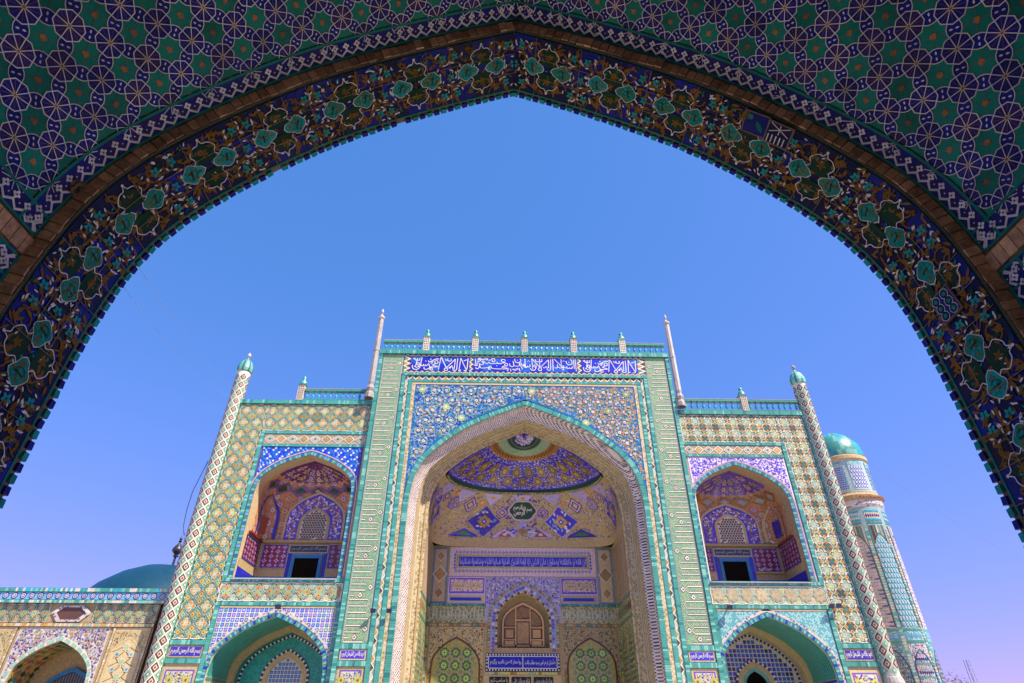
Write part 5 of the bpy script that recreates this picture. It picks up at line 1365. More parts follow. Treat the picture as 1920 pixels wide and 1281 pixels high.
    mb.build('vault_painting', ceil, kind='stuff')
    def rib(pts, w, m, h=.055, nm='vault_rib'):
        mb = MB()
        for q in ribbon(pts, w): mb.face([V_(a, b, h) for a, b in q], m)
        return mb.build(nm, ceil)
    zr = V_.zr
    for k in range(-3, 4):
        pc = k*.27
        rib([(pc-.135, zr-.12), (pc, zr+.12), (pc+.135, zr-.12)], .05, 'violet' if sg < 0 else 'gold')
        rib([(pc-.135, zr-.12), (pc, zr-.42), (pc+.135, zr-.12)], .04, 'violet' if sg < 0 else 'gold')
        mb = MB(); mb.face([V_(a, b, .05) for a, b in diamond(pc, zr-.14, .085, .18)], 'bottle_green' if sg < 0 else 'grey'); mb.face([V_(a, b, .054) for a, b in diamond(pc, zr-.14, .05, .11)], 'cream'); mb.build('vault_lozenge', ceil)
        mb = MB(); put(mb, lambda a, b, h: V_(a, b, h), [(star(pc+.06, zr+.42, .055, .04, 8), 'cream', 0), (star(pc+.06, zr+.42, .035, .02, 8), 'rust', .003)], .05); mb.build('vault_star', ceil)
    for pc in (-.62, .62):
        ar = [(pc+.2*x_, 8.5+(zr-.5-8.5)*(.45+.55*z_)) for x_, z_ in [(-1, -.8), (-1, 0), (-.9, .4), (-.5, .75), (0, 1), (.5, .75), (.9, .4), (1, 0), (1, -.8)]]
        rib(ar, .035, 'cobalt' if sg < 0 else 'sand', .055, 'side_arch')
        mb = MB(); mb.face([V_(a, b, .045) for a, b in [(pc-.09, 8.7), (pc+.09, 8.7), (pc+.09, 9.5), (pc-.09, 9.5)]], 'rust' if sg < 0 else 'ultramarine'); put(mb, lambda a, b, h: V_(a, b, h), [(diamond(pc, 9.1, .06, .28), 'cream', 0), (diamond(pc, 9.1, .03, .15), 'violet', .003)], .05); mb.build('side_panel', ceil)
    # back wall of the balcony: arched lattice screen, ledge, door, painted panels
    aw, zt1, zt2 = 1.55, (11.0 if sg < 0 else 10.6), (10.1 if sg < 0 else 9.95)
    mb = MB(); yo = -.02
    mb.face([BR(x, z, .10) for x, z in arch(c, aw, 9.4, zt1, 8.42, 16, 2)], 'sand'); mb.face([BR(x, z, .11) for x, z in arch(c, aw-.12, 9.4, zt1-.14, 8.42, 16, 2)], 'ultramarine')
    put(mb, BR, [], 0); inl = lambda x, z: abs(x-c) < aw-.2 and z < arch_h(x, c, aw-.12, 9.4, zt1-.14)-.1 and not (abs(x-c) < .9 and z < arch_h(x, c, .9, 9.3, zt2+.1))
    scatter(BR, mb, c-aw, c+aw, 8.45, zt1, .1, .15, ['lilac', 'white', 'rust', 'violet', 'cream', 'gold'], .115, inl, layers=3)
    arched = mb.build('screen_surround', room)
    mb = MB(); mb.face([BR(x, z, .125) for x, z in arch(c, .80, 9.25, zt2+.08, 8.42, 14, 2)], 'sand'); mb.face([BR(x, z, .135) for x, z in arch(c, .66, 9.25, zt2-.06, 8.42, 14, 2)], 'off_white')
    scr = mb.build('lattice_screen', room)
    mb = MB(); its = []
    for i in range(-5, 6):
        for j in range(15):
            x, z = c+i*.14+(.07 if j % 2 else 0), 8.50+j*.12
            if abs(x-c) < .60 and z < arch_h(x, c, .66, 9.25, zt2-.06)-.06: its += [(ngon(x, z, .06, 8, .39), 'void', 0), (ngon(x, z, .036, 8, .39), random.choice(['rust', 'sage_deep', 'rust']), .002)]
    put(mb, BR, its, .138); mb.build('lattice_holes', scr, kind='stuff')
    mb = MB(); mb.box(CX+a0+.02, CX+a1-.02, YR-.24, YR-.02, 8.32, 8.44, 'sand'); mb.build('ledge', room)
    dc = c-.05 if sg < 0 else c-.12
    mb = MB(); slab(mb, BR, rect(dc-.98, 7.84, dc+.98, 8.26), 0, .05, 'grey'); put(mb, BR, [(rect(dc-.92, 7.90, dc+.92, 8.20), 'dark_metal', 0)], .052); write(mb, BR, 'بسم الله الرحمن الرحیم', dc-.85, 7.94, dc+.85, 8.16, 'grey', .056, .01); mb.build('door_lintel', room)
    mb = MB(); slab(mb, BR, rect(dc-.62, zs_, dc+.62, 7.62), 0, .012, 'void')
    door = mb.build('doorway', room)
    mb = MB()
    for r_ in ((dc-.76, zs_, dc-.60, 7.76), (dc+.60, zs_, dc+.76, 7.76), (dc-.60, 7.60, dc+.60, 7.76)): slab(mb, BR, rect(*r_), 0, .08, 'frame_blue')
    mb.build('door_frame', door)
    for r_ in ((dc-.98, zs_+.4, dc-.80, 7.84), (dc+.80, zs_+.4, dc+.98, 7.84)):
        mb = MB(); slab(mb, BR, rect(*r_), 0, .02, 'cobalt'); mb.build('blue_strip', room)
    def quilt(S, x0, z0, x1, z1):
        mb = MB(); slab(mb, S, rect(x0, z0, x1, z1), 0, .03, 'maroon'); nx, nz = max(2, int((x1-x0)/.3)), 5
        for i in range(nx):
            for j in range(nz):
                x, z = x0+(i+.5)*(x1-x0)/nx, z0+(j+.5)*(z1-z0)/nz; e = (i+j) % 2
                put(mb, S, [(star(x, z, .13, .07, 4), 'lilac' if e else 'ultramarine', 0), (ngon(x, z, .055, 6), 'rust' if e else 'cream', .003)], .034)
        for q in ribbon(rect(x0+.02, z0+.02, x1-.02, z1-.02), .04, True): put(mb, S, [(q, 'ultramarine', 0)], .04)
        mb.build('quilted_panel', room)
    quilt(BR, a0+.2, 7.14, dc-1.05, 8.24); quilt(BR, dc+1.05, 7.14, a1-.2, 8.24)
    for xa, xb in ((a0, dc-.8), (dc+.8, a1)):
        mb = MB(); put(mb, BR, [(rect(xa, zs_, xb, 6.72), 'cobalt', 0), (rect(xa, 6.72, xb, 7.08), 'sand', .002)], .012); mb.build('dado', room)
    for s2, xx in ((1, a0), (-1, a1)):
        SJ = lambda t, z, h, s2=s2, xx=xx: (CX+xx+s2*h, YW+.5+t, z)
        quilt(SJ, -.1, 7.14, 1.75, 8.24); mb = MB(); put(mb, SJ, [(rect(-.3, zs_, 1.85, 6.72), 'cobalt', 0), (rect(-.3, 6.72, 1.85, 7.08), 'sand', .002)], .012); mb.build('side_dado', room)
        mb = MB(); p = sorted((xx, xx+s2*.14)); mb.box(CX+p[0], CX+p[1], YW+rev-.3, YR-.05, 8.32, 8.42, 'maroon'); mb.build('side_ledge', room)
    # --- lower arch
    mb = MB(); s0, s1 = X(di+.2, df-.22); zt = 4.96; inl = lambda x, z: z > arch_h(x, *AL)+.34 or abs(x-AL[0]) > 2.7
    if sg < 0:
        spandrel(mb, W, s0, s1, zt, AL, 'off_white', .012, 40); put(mb, W, [(rect(s0, GZ, l0, 2.3), 'off_white', 0), (rect(l1, GZ, s1, 2.3), 'off_white', 0)], .012)
        its = []; n = 26; d = (s1-s0)/n
        for i in range(n):
            for j in range(24):
                x, z = s0+(i+.5)*d, zt-.16-j*d*1.0
                if z < 1.6 or not inl(x, z): continue
                its += [(rect(x-d*.38, z-d*.38, x+d*.38, z+d*.38), random.choice(['blue', 'cobalt', 'blue', 'turquoise_deep', 'violet']), 0), (ngon(x, z, d*.22, 8), random.choice(['sky_blue', 'lilac', 'white']), .002), (ngon(x, z, d*.1, 6), 'blue', .004)]
        put(mb, W, its, .016)
    else:
        spandrel(mb, W, s0, s1, zt, AL, 'aqua_speckle', .012, 40); put(mb, W, [(rect(s0, GZ, l0, 2.3), 'aqua_speckle', 0), (rect(l1, GZ, s1, 2.3), 'aqua_speckle', 0)], .012)
    put(mb, W, [(rect(s0, zt-.06, s1, zt+.01), 'cream', 0)], .03)
    mb.build('lower_spandrel', portal, kind='stuff')
    mb = MB(); pl = arch(AL[0], 2.42, 2.3, lza, GZ, 30, 14)
    arch_tiles(mb, W, pl, .15, .10, ('turquoise', 'turquoise_pale', 'azure', 'turquoise_pale', 'turquoise', 'cobalt'), .06, .06, .08, 'turquoise_deep')
    q = offset(resample(pl, .2), .19); strip(mb, W, q, offset(q, .12), .03, .03, 'grey_lattice')
    mb.build('lower_arch_tiles', portal, kind='stuff')
    mb = MB(); dep = 2.8
    strip(mb, W, pl, pl, 0, -.12, 'off_white'); rows = 13
    for k in range(rows):
        strip(mb, W, pl, pl, -.12-(dep-.5-.12)*k/rows, -.12-(dep-.5-.12)*(k+1)/rows, lambda i: 'turq_brickwork' if 13 < i < 72 else 'cream_lattice')
    low = mb.build('lower_niche', portal, smooth=True)
    mb = MB(); pin = offset(pl, -.02)
    for k in range(1, rows): y_ = -.12-(dep-.5-.12)*k/rows; strip(mb, W, pin, pin, y_, y_-.045, 'turquoise_pale')
    for k in range(6):
        for s2 in (0, 1):
            xx = (l0+.02, l1-.02)[s2]; z0 = 2.25-k*.34; mb.face([W(xx, z0, -.1), W(xx, z0, -dep+.5), W(xx, z0-.09, -dep+.5), W(xx, z0-.09, -.1)], random.choice(['cobalt', 'turquoise', 'sage_deep']))
    mb.build('soffit_stripes', low, kind='stuff')
    mb = MB(); po = arch(AL[0], 2.42, 2.3, lza, GZ, 30, 14); pi_ = arch(AL[0], 2.16, 2.25, lza-.26, GZ, 30, 14)
    strip(mb, W, po, pi_, -dep+.5, -dep+.5, 'sand'); strip(mb, W, pi_, pi_, -dep+.5, -dep+.2, 'sand'); mb.build('brown_rib', low)
    YL = YW+dep; BL = lambda u, z, h: (CX+u, YL-h, z)
    lx = AL[0]
    mb = MB(); mb.face([BL(x, z, 0) for x, z in arch(lx, 2.3, 2.3, lza-.1, GZ, 20, 2)], 'turq_brickwork' if sg < 0 else 'off_white')
    bw = mb.build('lower_back_wall', low)
    mb = MB()
    ring2 = arch(lx, 2.0, 2.2, lza-.42, GZ, 30, 14)
    arch_tiles(mb, BL, ring2, .10, .09, ('white', 'navy'), .03, .03, .1, 'navy')
    if sg > 0:
        its = []; d = .19
        for i in range(-10, 11):
            for j in range(22):
                x, z = lx+i*d, .4+j*d
                if z < arch_h(x, lx, 1.96, 2.2, lza-.46)-.08 and abs(x-lx) < 1.9: its.append((rect(x-.075, z-.075, x+.075, z+.075), random.choice(['cobalt', 'blue', 'navy', 'blue']), 0))
        put(mb, BL, its, .006)
    nw, nza = (.78, 3.28) if sg < 0 else (.62, 2.95)
    nx_ = lx
    arch_tiles(mb, BL, arch(nx_, nw+.22, 2.3, nza+.24, GZ, 18, 10), .10, .10, ('white', 'navy'), .05, .05, .1, 'navy')
    mb.build('back_wall_tiles', bw, kind='stuff')
    mb = MB(); strip(mb, BL, arch(nx_, nw, 2.3, nza, GZ, 18, 4), arch(nx_, nw+.22, 2.3, nza+.24, GZ, 18, 4), .06, .06, 'sand')
    if sg > 0: strip(mb, BL, arch(nx_, nw-.14, 2.2, nza-.16, GZ, 18, 4), arch(nx_, nw, 2.3, nza, GZ, 18, 4), .02, .06, 'turquoise')
    mb.build('inner_arch', bw)
    mb = MB()
    if sg < 0:
        mb.face([BL(x, z, .01) for x, z in arch(nx_, nw, 2.3, nza, GZ, 14, 2)], 'white'); o_ = mb.build('blue_lattice', bw); mb = MB(); its = []
        for i in range(-5, 6):
            for j in range(12):
                x, z = nx_+i*.16, 1.5+j*.165
                if abs(x-nx_) < nw-.06 and z < arch_h(x, nx_, nw, 2.3, nza)-.1: its += [(rect(x-.06, z-.06, x+.06, z+.06), 'blue', 0), (ngon(x, z, .035, 6), 'sky_blue', .003)]
        put(mb, BL, its, .016); mb.build('lattice_tiles', o_, kind='stuff')
    else:
        mb.face([BL(x, z, .008) for x, z in arch(nx_, nw-.14, 2.2, nza-.16, GZ, 14, 2)], 'void'); o_ = mb.build('dark_doorway', bw)
        mb = MB(); slab(mb, BL, rect(nx_-nw+.1, 2.0, nx_+nw-.1, 2.26), .01, .14, 'frame_blue'); slab(mb, BL, rect(nx_-.12, 2.06, nx_+.12, 2.18), .14, .145, 'white'); mb.build('door_header', o_)
    # --- small inscription on the outer column, floral panel below it
    e0, e1 = X(df+.04, do-.26)
    mb = MB(); slab(mb, W, rect(e0, 2.95, e1, 3.40), 0, .02, 'cream'); put(mb, W, [(rect(e0+.05, 3.0, e1-.05, 3.35), 'ultramarine', .003)], .02); io = mb.build('inscription_panel', portal)
    mb = MB(); write(mb, W, 'بسم الله الرحمن الرحیم' if sg < 0 else 'اعوذ بالله من الشیطان الرجیم', e0+.08, 3.02, e1-.08, 3.33, 'white', .03, .022); mb.build('lettering', io)
    floral(W, e0, e1)
def floral(S, e0, e1):
    mb = MB(); put(mb, S, [(rect(e0, GZ, e1, 2.60), 'cream', 0), (rect(e0+.1, GZ, e1-.1, 2.50), 'violet', .003), (rect(e0+.16, GZ, e1-.16, 2.44), 'off_white', .005)], .012)
    scatter(S, mb, e0+.12, e1-.12, .9, 2.45, .09, .11, ['navy', 'violet', 'ochre', 'sage', 'rust', 'sage_deep', 'lime'], .02, layers=3)
    cc = (e0+e1)/2
    for dx in (-.34, .34): put(mb, S, [(star(cc+dx, 2.12, .2, .12, 7), 'lime', 0), (ngon(cc+dx, 2.12, .06, 6), 'rust', .003)], .028)
    for q in ribbon(arch(cc, (e1-e0)*.36, 1.1, 1.95, .8, 12, 2), .04): put(mb, S, [(q, 'white', 0)], .032)
    mb.build('floral_panel', portal, kind='stuff')
wing(-1, 15.22, 13.42, 12.77, 13.3, 12.55, 10.98, 10.2, 12.12, 15.46, 13.76, 11.0, 4.55)
wing(1, 14.90, 13.06, 12.5, 12.98, 12.24, 10.72, 9.75, 11.82, 15.2, 13.62, 10.68, 4.68)
for sg in (-1, 1):
    e0, e1 = sorted((sg*6.84, sg*7.95))
    mb = MB(); slab(mb, P, rect(e0, 2.86, e1, 3.26), 0, .03, 'cream'); put(mb, P, [(rect(e0+.05, 2.91, e1-.05, 3.21), 'ultramarine', .003)], .03); io = mb.build('inscription_panel', portal)
    mb = MB(); write(mb, P, 'اعوذ بالله من الشیطان الرجیم' if sg < 0 else 'بسم الله الرحمن الرحیم', e0+.07, 2.93, e1-.07, 3.19, 'white', .04, .022); mb.build('lettering', io)
    floral(P, e0, e1)
# balustrades on the wing roofs
balustrade(CX-12.0, CX-8.55, YW+.05, 15.24, 11); post(CX-12.2, YW+.05, 15.24, .95)
balustrade(CX+8.65, CX+11.85, YW+.05, 14.92, 10); balustrade(CX+12.2, CX+15.05, YW+.05, 14.92, 9); post(CX+12.03, YW+.05, 14.92, .95)

# ------------------------------------------------------------------ low court wall to the left
YC = 28.7
cw = thing('court_wall', 'low cream tiled court wall with arched bays left of the portal', 'wall', (-22.0, YC, GZ))
C = lambda x, z, h: (x, YC-h, z)
XR = -15.1
bays = [-18.88, -24.63]
mb = MB()
edges = [XR]
for b in bays:
    A_ = (b, 1.66, 2.0, 3.62); spandrel(mb, C, b-1.66, b+1.66, 5.71, A_, 'plaster', 0, 24)
xs = [-46, bays[1]-1.66, bays[1]+1.66, bays[0]-1.66, bays[0]+1.66, XR]
for a, b in ((0, 1), (2, 3), (4, 5)): mb.face([C(xs[a], GZ, 0), C(xs[b], GZ, 0), C(xs[b], 5.71, 0), C(xs[a], 5.71, 0)], 'plaster')
mb.face([C(-46, 5.71, 0), C(XR, 5.71, 0), C(XR, 5.71, -4), C(-46, 5.71, -4)], 'plaster'); mb.face([C(XR, GZ, 0), C(XR, GZ, -4), C(XR, 5.71, -4), C(XR, 5.71, 0)], 'mortar'); mb.face([C(-46, GZ, -4), C(XR, GZ, -4), C(XR, 5.71, -4), C(-46, 5.71, -4)], 'plaster')
mb.build('wall_body', cw)
mb = MB()
border(mb, C, -30, XR+.5, 5.56, 5.73, .22, t=.11, thick=.25, mats=['turquoise', 'turquoise_pale', 'off_white', 'cyan', 'turquoise'])
border(mb, C, -30, XR+.4, 5.10, 5.24, .16, t=.11, thick=.18, mats=['turquoise', 'off_white', 'sage', 'turquoise_pale'])
put(mb, C, [(rect(-30, 5.24, XR+.4, 5.56), 'cyan', 0)], .17); mb.face([C(XR+.4, 5.1, .2), C(XR+.4, 5.1, -1), C(XR+.4, 5.73, -1), C(XR+.4, 5.73, .2)], 'turquoise')
border(mb, C, -30, XR, 4.16, 4.31, .06, t=.10, mats=['cream', 'sage', 'off_white', 'ochre'], ground='brown')
mb.build('cornice', cw, kind='stuff')
co = MB(); co.face([C(-30, 5.25, .172), C(-30, 5.25, .172), C(-29.9, 5.3, .172)], 'cyan')
mb = MB(); put(mb, C, [(rect(-30, 5.26, XR+.3, 5.54), 'sky_blue', 0)], .173); band = mb.build('rosette_band', cw)
me = piece('round_rosette', ngon(0, 0, .135, 10), .008, 'navy', [(ngon(0, 0, .10, 10), 'white', .002), (ngon(0, 0, .075, 10), 'navy', .004), (ngon(0, 0, .05, 8), 'lilac', .006)])
for i in range(30): inst('round_rosette', me, band, on_wall(XR+.05-i*.385, YC-.176, 5.40))
star_panel(cw, C, [(-26, 4.33, bays[0]-.98, 5.08), (bays[0]+.98, 4.33, XR-.05, 5.08)], XR-.35, 4.70, .46, 'left')
for b in bays:
    # hexagonal vent
    hx = [(b-.93+.06, 4.73), (b-.52, 4.36), (b+.46, 4.36), (b+.87, 4.73), (b+.46, 5.03), (b-.52, 5.03)]; cxh = sum(p[0] for p in hx)/6; hi = [(cxh+(x-cxh)*.74, 4.70+(z-4.70)*.74) for x, z in hx]
    mb = MB(); n = 6
    for i in range(n):
        a, a2, c, c2 = hx[i], hx[(i+1) % n], hi[i], hi[(i+1) % n]
        mb.face([C(*a, .05), C(*a2, .05), C(*c2, .06), C(*c, .06)], 'grey_lattice'); mb.face([C(*c, .06), C(*c2, .06), C(*c2, -.5), C(*c, -.5)], 'brick')
    mb.face([C(x, z, .02) for x, z in hi], 'brown'); mb.build('hexagonal_vent', cw)
    # bay
    A_ = (b, 1.66, 2.0, 3.62); mb = MB(); spandrel(mb, C, b-1.95, b+1.95, 4.14, A_, 'off_white', .014, 30); put(mb, C, [(rect(b-1.95, GZ, b-1.66, 2.0), 'off_white', 0), (rect(b+1.66, GZ, b+1.95, 2.0), 'off_white', 0)], .014)
    scatter(C, mb, b-1.93, b+1.93, 1.6, 4.12, .085, .12, ['violet', 'ultramarine', 'plum', 'lilac', 'ochre', 'white', 'grey'], .018, lambda x, z: z > arch_h(x, *A_)+.22 or abs(x-b) > 1.85, layers=3)
    for i in range(-3, 4):
        x = b+i*.55
        for z in (3.9, 3.55):
            if z > arch_h(x, *A_)+.3: put(mb, C, [(q, 'cream', 0) for q in ribbon(vine(x, z, .2, random.random()*6, 1.3, 1), .02)], .026)
    mb.build('bay_spandrel', cw, kind='stuff')
    mb = MB(); pth = arch(b, 1.66, 2.0, 3.62, GZ, 24, 10); arch_tiles(mb, C, pth, .15, .09, ('turquoise_pale', 'off_white', 'sage', 'turquoise_pale'), .05, .05, .12, 'off_white'); mb.build('bay_arch_tiles', cw, kind='stuff')
    mb = MB(); strip(mb, C, pth, pth, 0, -1.5, 'sand'); mb.face([C(x, z, -1.5) for x, z in pth], 'sand'); bn = mb.build('bay_niche', cw)
    mb = MB(); Sn = lambda a, t, h: None
    rp = resample(pth, .28)
    for k in range(len(rp)-1):
        for r_ in range(5):
            y0 = -.1-r_*.28; m = random.choice(['ochre', 'bottle_green', 'leaf_green', 'rust', 'sage_deep', 'gold']); (xa, za), (xb, zb) = rp[k], rp[k+1]; xm, zm = (xa+xb)/2, (za+zb)/2; nx_ = -.012*(1 if xm > b else -1)
            mb.face([(xa+nx_, YC-y0+.14, za-.01), (xm+nx_, YC-y0, zm-.01), (xb+nx_, YC-y0+.14, zb-.01), (xm+nx_, YC-y0+.28, zm-.01)], m)
    mb.build('niche_lozenges', bn, kind='stuff')
    mb = MB(); q1 = arch(b+.15, 1.25, 1.5, 2.75, GZ, 16, 4); q2 = arch(b+.15, 1.08, 1.5, 2.57, GZ, 16, 4); strip(mb, C, q2, q1, -1.36, -1.36, 'frame_blue'); strip(mb, C, q2, q2, -1.36, -1.5, 'frame_blue'); wf = mb.build('window_frame', bn)
    mb = MB(); mb.face([C(x, z, -1.46) for x, z in q2], 'dark_metal'); mb.build('window_pane', wf)
    mb = MB()
    for i in range(-9, 10):
        x = b+.15+i*.12
        if abs(i) < 9: put(mb, C, [(q, 'grey', 0) for q in ribbon([(x, 0), (x, arch_h(x, b+.15, 1.08, 1.5, 2.57))], .015)], -1.44)
    mb.build('window_grille', wf, kind='stuff')
for pc in (-15.98, -21.75):
    mb = MB(); w = .82; A_ = (pc, .58, 2.9, 3.72)
    put(mb, C, [(rect(pc-w, GZ, pc+w, 4.14), 'cream', 0), (rect(pc-w+.12, GZ, pc+w-.12, 4.02), 'sand', .004)], .014); scatter(C, mb, pc-w+.13, pc+w-.13, 2.9, 4.0, .07, .08, ['olive_gold', 'cream', 'brown', 'sage'], .021, lambda x, z: abs(x-pc) > .6 or z > arch_h(x, *A_)+.06)
    for q in ribbon(arch(pc, .62, 2.9, 3.76, GZ, 14, 4), .07): put(mb, C, [(q, 'cream', 0)], .03)
    border(mb, C, pc-w, pc-w+.12, GZ, 4.14, .03, mats=['cream', 'off_white', 'sand'], t=.12, ground='brown'); border(mb, C, pc+w-.12, pc+w, GZ, 4.14, .03, mats=['cream', 'off_white', 'sand'], t=.12, ground='brown')
    mb.face([C(x, z, .026) for x, z in arch(pc, .58, 2.9, 3.70, GZ, 14, 2)], 'cream')
    pil = mb.build('pilaster_panel', cw, kind='stuff')
    me = piece('star_tile', star(0, 0, .17, .11, 8), .01, 'off_white', [(star(0, 0, .13, .08, 8), 'sage', .002), (ngon(0, 0, .05, 6), 'lime', .004)]); m2 = piece('square_tile', rect(-.09, -.09, .09, .09), .01, 'off_white', [(ngon(0, 0, .06, 8), 'cyan', .002)])
    for j in range(6):
        inst('star_tile', me, pil, on_wall(pc, YC-.03, 3.38-j*.56))
        for sx in (-.3, .3): inst('square_tile', m2, pil, on_wall(pc+sx, YC-.03, 3.1-j*.56))
    mb = MB()
    for j in range(6):
        for sx in (-1, 1):
            for q in ribbon([(pc+sx*.05, 3.2-j*.56), (pc+sx*.3, 2.95-j*.56), (pc+sx*.05, 2.70-j*.56)], .03): put(mb, C, [(q, 'brown', 0)], .03)
            for q in ribbon([(pc+sx*.52, 3.2-j*.56), (pc+sx*.3, 3.3-j*.56), (pc+sx*.17, 3.38-j*.56)], .025): put(mb, C, [(q, 'brown', 0)], .03)
    mb.build('strapwork', pil, kind='stuff')

# ------------------------------------------------------------------ dome behind the court wall
dm = thing('blue_dome', 'plain dark blue-green dome rising behind the court wall, with black finial', 'dome', (-24.25, 46.0, GZ))
glaze('dome_blue', (0.002, 0.040, 0.072), rough=0.45, var=0.25, scale=3)
mb = MB(); mb.lathe([(5.9, GZ), (5.9, 5.6), (6.0, 5.8), (5.9, 6.0), (5.75, 7.0), (5.2, 8.0), (4.3, 9.05), (3.1, 9.95), (1.9, 10.5), (.7, 10.74), (0, 10.78)], (-24.25, 46, 0), lambda i, k: 'dome_blue' if i > 2 else 'plaster', 48); mb.build('dome_shell', dm, smooth=True)
mb = MB(); mb.lathe([(.09, 10.85), (.08, 11.45), (.2, 11.5), (.2, 11.56), (.12, 11.62), (.36, 11.85), (.38, 12.0), (.28, 12.2), (.1, 12.45), (.06, 12.55), (.15, 12.62), (.05, 12.70), (.12, 12.8), (.03, 12.95), (0, 13.1)], (-24.25, 46, 0), 'dark_metal', 14); mb.build('finial', dm, smooth=True)

# ------------------------------------------------------------------ corner tower behind the right wing
TX, TY, TR = 21.75, 35.0, 1.52
tw = thing('corner_tower', 'round tiled corner tower with shiny turquoise dome behind the right wing', 'tower', (TX, TY, GZ))
T = lambda a, z, h: (TX+(TR+h)*math.sin(a), TY-(TR+h)*math.cos(a), z)
mb = MB(); mb.lathe([(TR, GZ), (TR, 11.7)], (TX, TY, 0), 'pale_aqua', 40); mb.build('tower_shaft', tw, smooth=True)
mb = MB(); mb.lathe([(TR, 11.55), (TR+.08, 11.7), (TR+.06, 11.95), (TR+.13, 12.1), (TR+.14, 12.25), (TR-.02, 12.42), (TR-.03, 12.5)], (TX, TY, 0), lambda i, k: 'grey_lattice' if i < 2 else 'plaster', 40); mb.build('tower_cornice', tw)
mb = MB()
for k in range(14):
    a = -.2+k*.10; z = 12.15+random.uniform(-.05, .05); c = T(a, z, .1)
    mb.box(c[0]-.09, c[0]+.09, c[1]-.09, c[1]+.09, c[2]-.05, c[2]+.05, 'brick')
mb.build('broken_brickwork', tw, kind='stuff')
mb = MB(); mb.lathe([(TR-.03, 12.45), (TR-.05, 14.5), (TR+.05, 14.6), (TR+.05, 14.8), (TR-.05, 14.9)], (TX, TY, 0), lambda i, k: 'pale_aqua' if i == 0 else 'plaster', 40); drum = mb.build('tower_drum', tw)
mb = MB(); mb.lathe([(TR+.0, 14.88), (TR+.02, 15.2), (TR-.12, 15.8), (TR-.50, 16.35), (TR-1.0, 16.75), (.12, 16.92), (0, 16.93)], (TX, TY, 0), lambda i, k: random.choice(['turquoise', 'turquoise', 'turquoise_pale', 'cyan', 'turquoise']), 40); td = mb.build('tower_dome', tw, smooth=True)
for k in range(8):
    a0 = math.radians(-67+45*k); ac = a0+math.radians(22.5); hw = math.radians(17)
    if not -100 < math.degrees(ac) < 100: continue
    mb = MB(); f = lambda u, z, h: T(ac+u, z, h)
    sub = lambda x0, x1, z0, z1, m, h: [mb.face([f(x0+(x1-x0)*i/5, z0, h), f(x0+(x1-x0)*(i+1)/5, z0, h), f(x0+(x1-x0)*(i+1)/5, z1, h), f(x0+(x1-x0)*i/5, z1, h)], m) for i in range(5)]
    sub(-hw, hw, 12.6, 14.4, 'pale_aqua', -.02); hue = k % 2
    if hue:
        for i in range(-2, 3):
            for j in range(6): put(mb, f, [(ngon(i*.11+(.055 if j % 2 else 0), 12.8+j*.24, .045, 8, 0, 2.5), 'ultramarine', 0), (ngon(i*.11+(.055 if j % 2 else 0), 12.8+j*.24, .028, 8, 0, 2.5), 'white', .004)], -.01)
    else:
        for i in range(-4, 5):
            for j in range(11): put(mb, f, [(diamond(i*.062+(.031 if j % 2 else 0), 12.72+j*.13, .024, .055), random.choice(['cobalt', 'ultramarine', 'blue']), 0)], -.01)
    sub(-hw, hw, 14.2, 14.4, 'aqua_speckle', -.008)
    mb.build('drum_panel', tw)
    mb = MB()
    for (z0, z1, m) in ((11.2, 11.32, 'cyan'), (10.72, 10.84, 'cyan'), (10.55, 10.66, 'turquoise')) : sub(-hw, hw, z0, z1, m, .015)
    sub(-hw, hw, 10.84, 11.2, 'off_white', .01)
    for i in range(-3, 4): put(mb, f, [(diamond(i*.08, 11.02, .036, .13), 'plum' if hue else 'cyan', 0)], .018)
    mb.build('tower_band', tw, kind='stuff'); mb = MB()
    for (z0, z1) in ((4.9, 5.0), (4.35, 4.47)): sub(-hw, hw, z0, z1, 'turquoise', .015)
    sub(-hw, hw, 4.47, 4.9, 'aqua_speckle', .01)
    for i in range(-3, 4): put(mb, f, [(diamond(i*.08, 4.68, .036, .15), 'sky_blue', 0)], .018)
    mb.build('lower_tower_band', tw, kind='stuff')
    mb = MB(); sub(-hw, hw, 5.05, 10.5, 'grey_lattice' if hue == 0 else 'aqua_speckle', .008)
    for i in range(12):
        x = -hw+(i+.5)*2*hw/12; z = arch_h(x, 0, hw, 8.9, 10.0); mb.face([f(x-.025, z, .02), f(x+.025, z, .02), f(x+.025, 10.45, .02), f(x-.025, 10.45, .02)], random.choice(['grey', 'grey', 'brown', 'sage_deep', 'off_white']))
    for q in ribbon(arch(0, hw, 8.9, 10.0, 5.1, 12, 6), .03): put(mb, f, [(q, 'brown', 0)], .022)
    if hue == 1:
        for i in range(-3, 4):
            for j in range(18):
                x, z = i*.10+(.05 if j % 2 else 0), 5.25+j*.27
                if abs(x) < hw-.03 and z < arch_h(x, 0, hw, 8.9, 10.0)-.1: put(mb, f, [(ngon(x, z, .047, 8, 0, 3.0), 'cyan', 0), (ngon(x, z, .033, 8, 0, 3.0), 'white', .003), (ngon(x, z, .018, 6, 0, 3.0), 'sky_blue', .006)], .02)
    else:
        for i in range(-4, 5):
            for j in range(26):
                x, z = i*.065+(.032 if j % 2 else 0), 5.2+j*.18
                if abs(x) < hw-.03 and z < arch_h(x, 0, hw, 8.9, 10.0)-.1: put(mb, f, [(star(x, z, .022, .012, 6), random.choice(['navy', 'plum', 'lilac']), 0)], .02)
    mb.build('tower_panel', tw)
    mb = MB(); sub(-hw, hw, GZ, 4.3, 'aqua_speckle' if hue == 0 else 'grey_lattice', .008)
    scatter(f, mb, -hw+.02, hw-.02, 2.0, 4.3, .06, .07, ['plum', 'sky_blue', 'grey', 'rust', 'cyan'], .012)
    for q in ribbon(arch(0, hw, 3.0, 4.05, GZ, 12, 6), .03): put(mb, f, [(q, 'navy', 0)], .022)
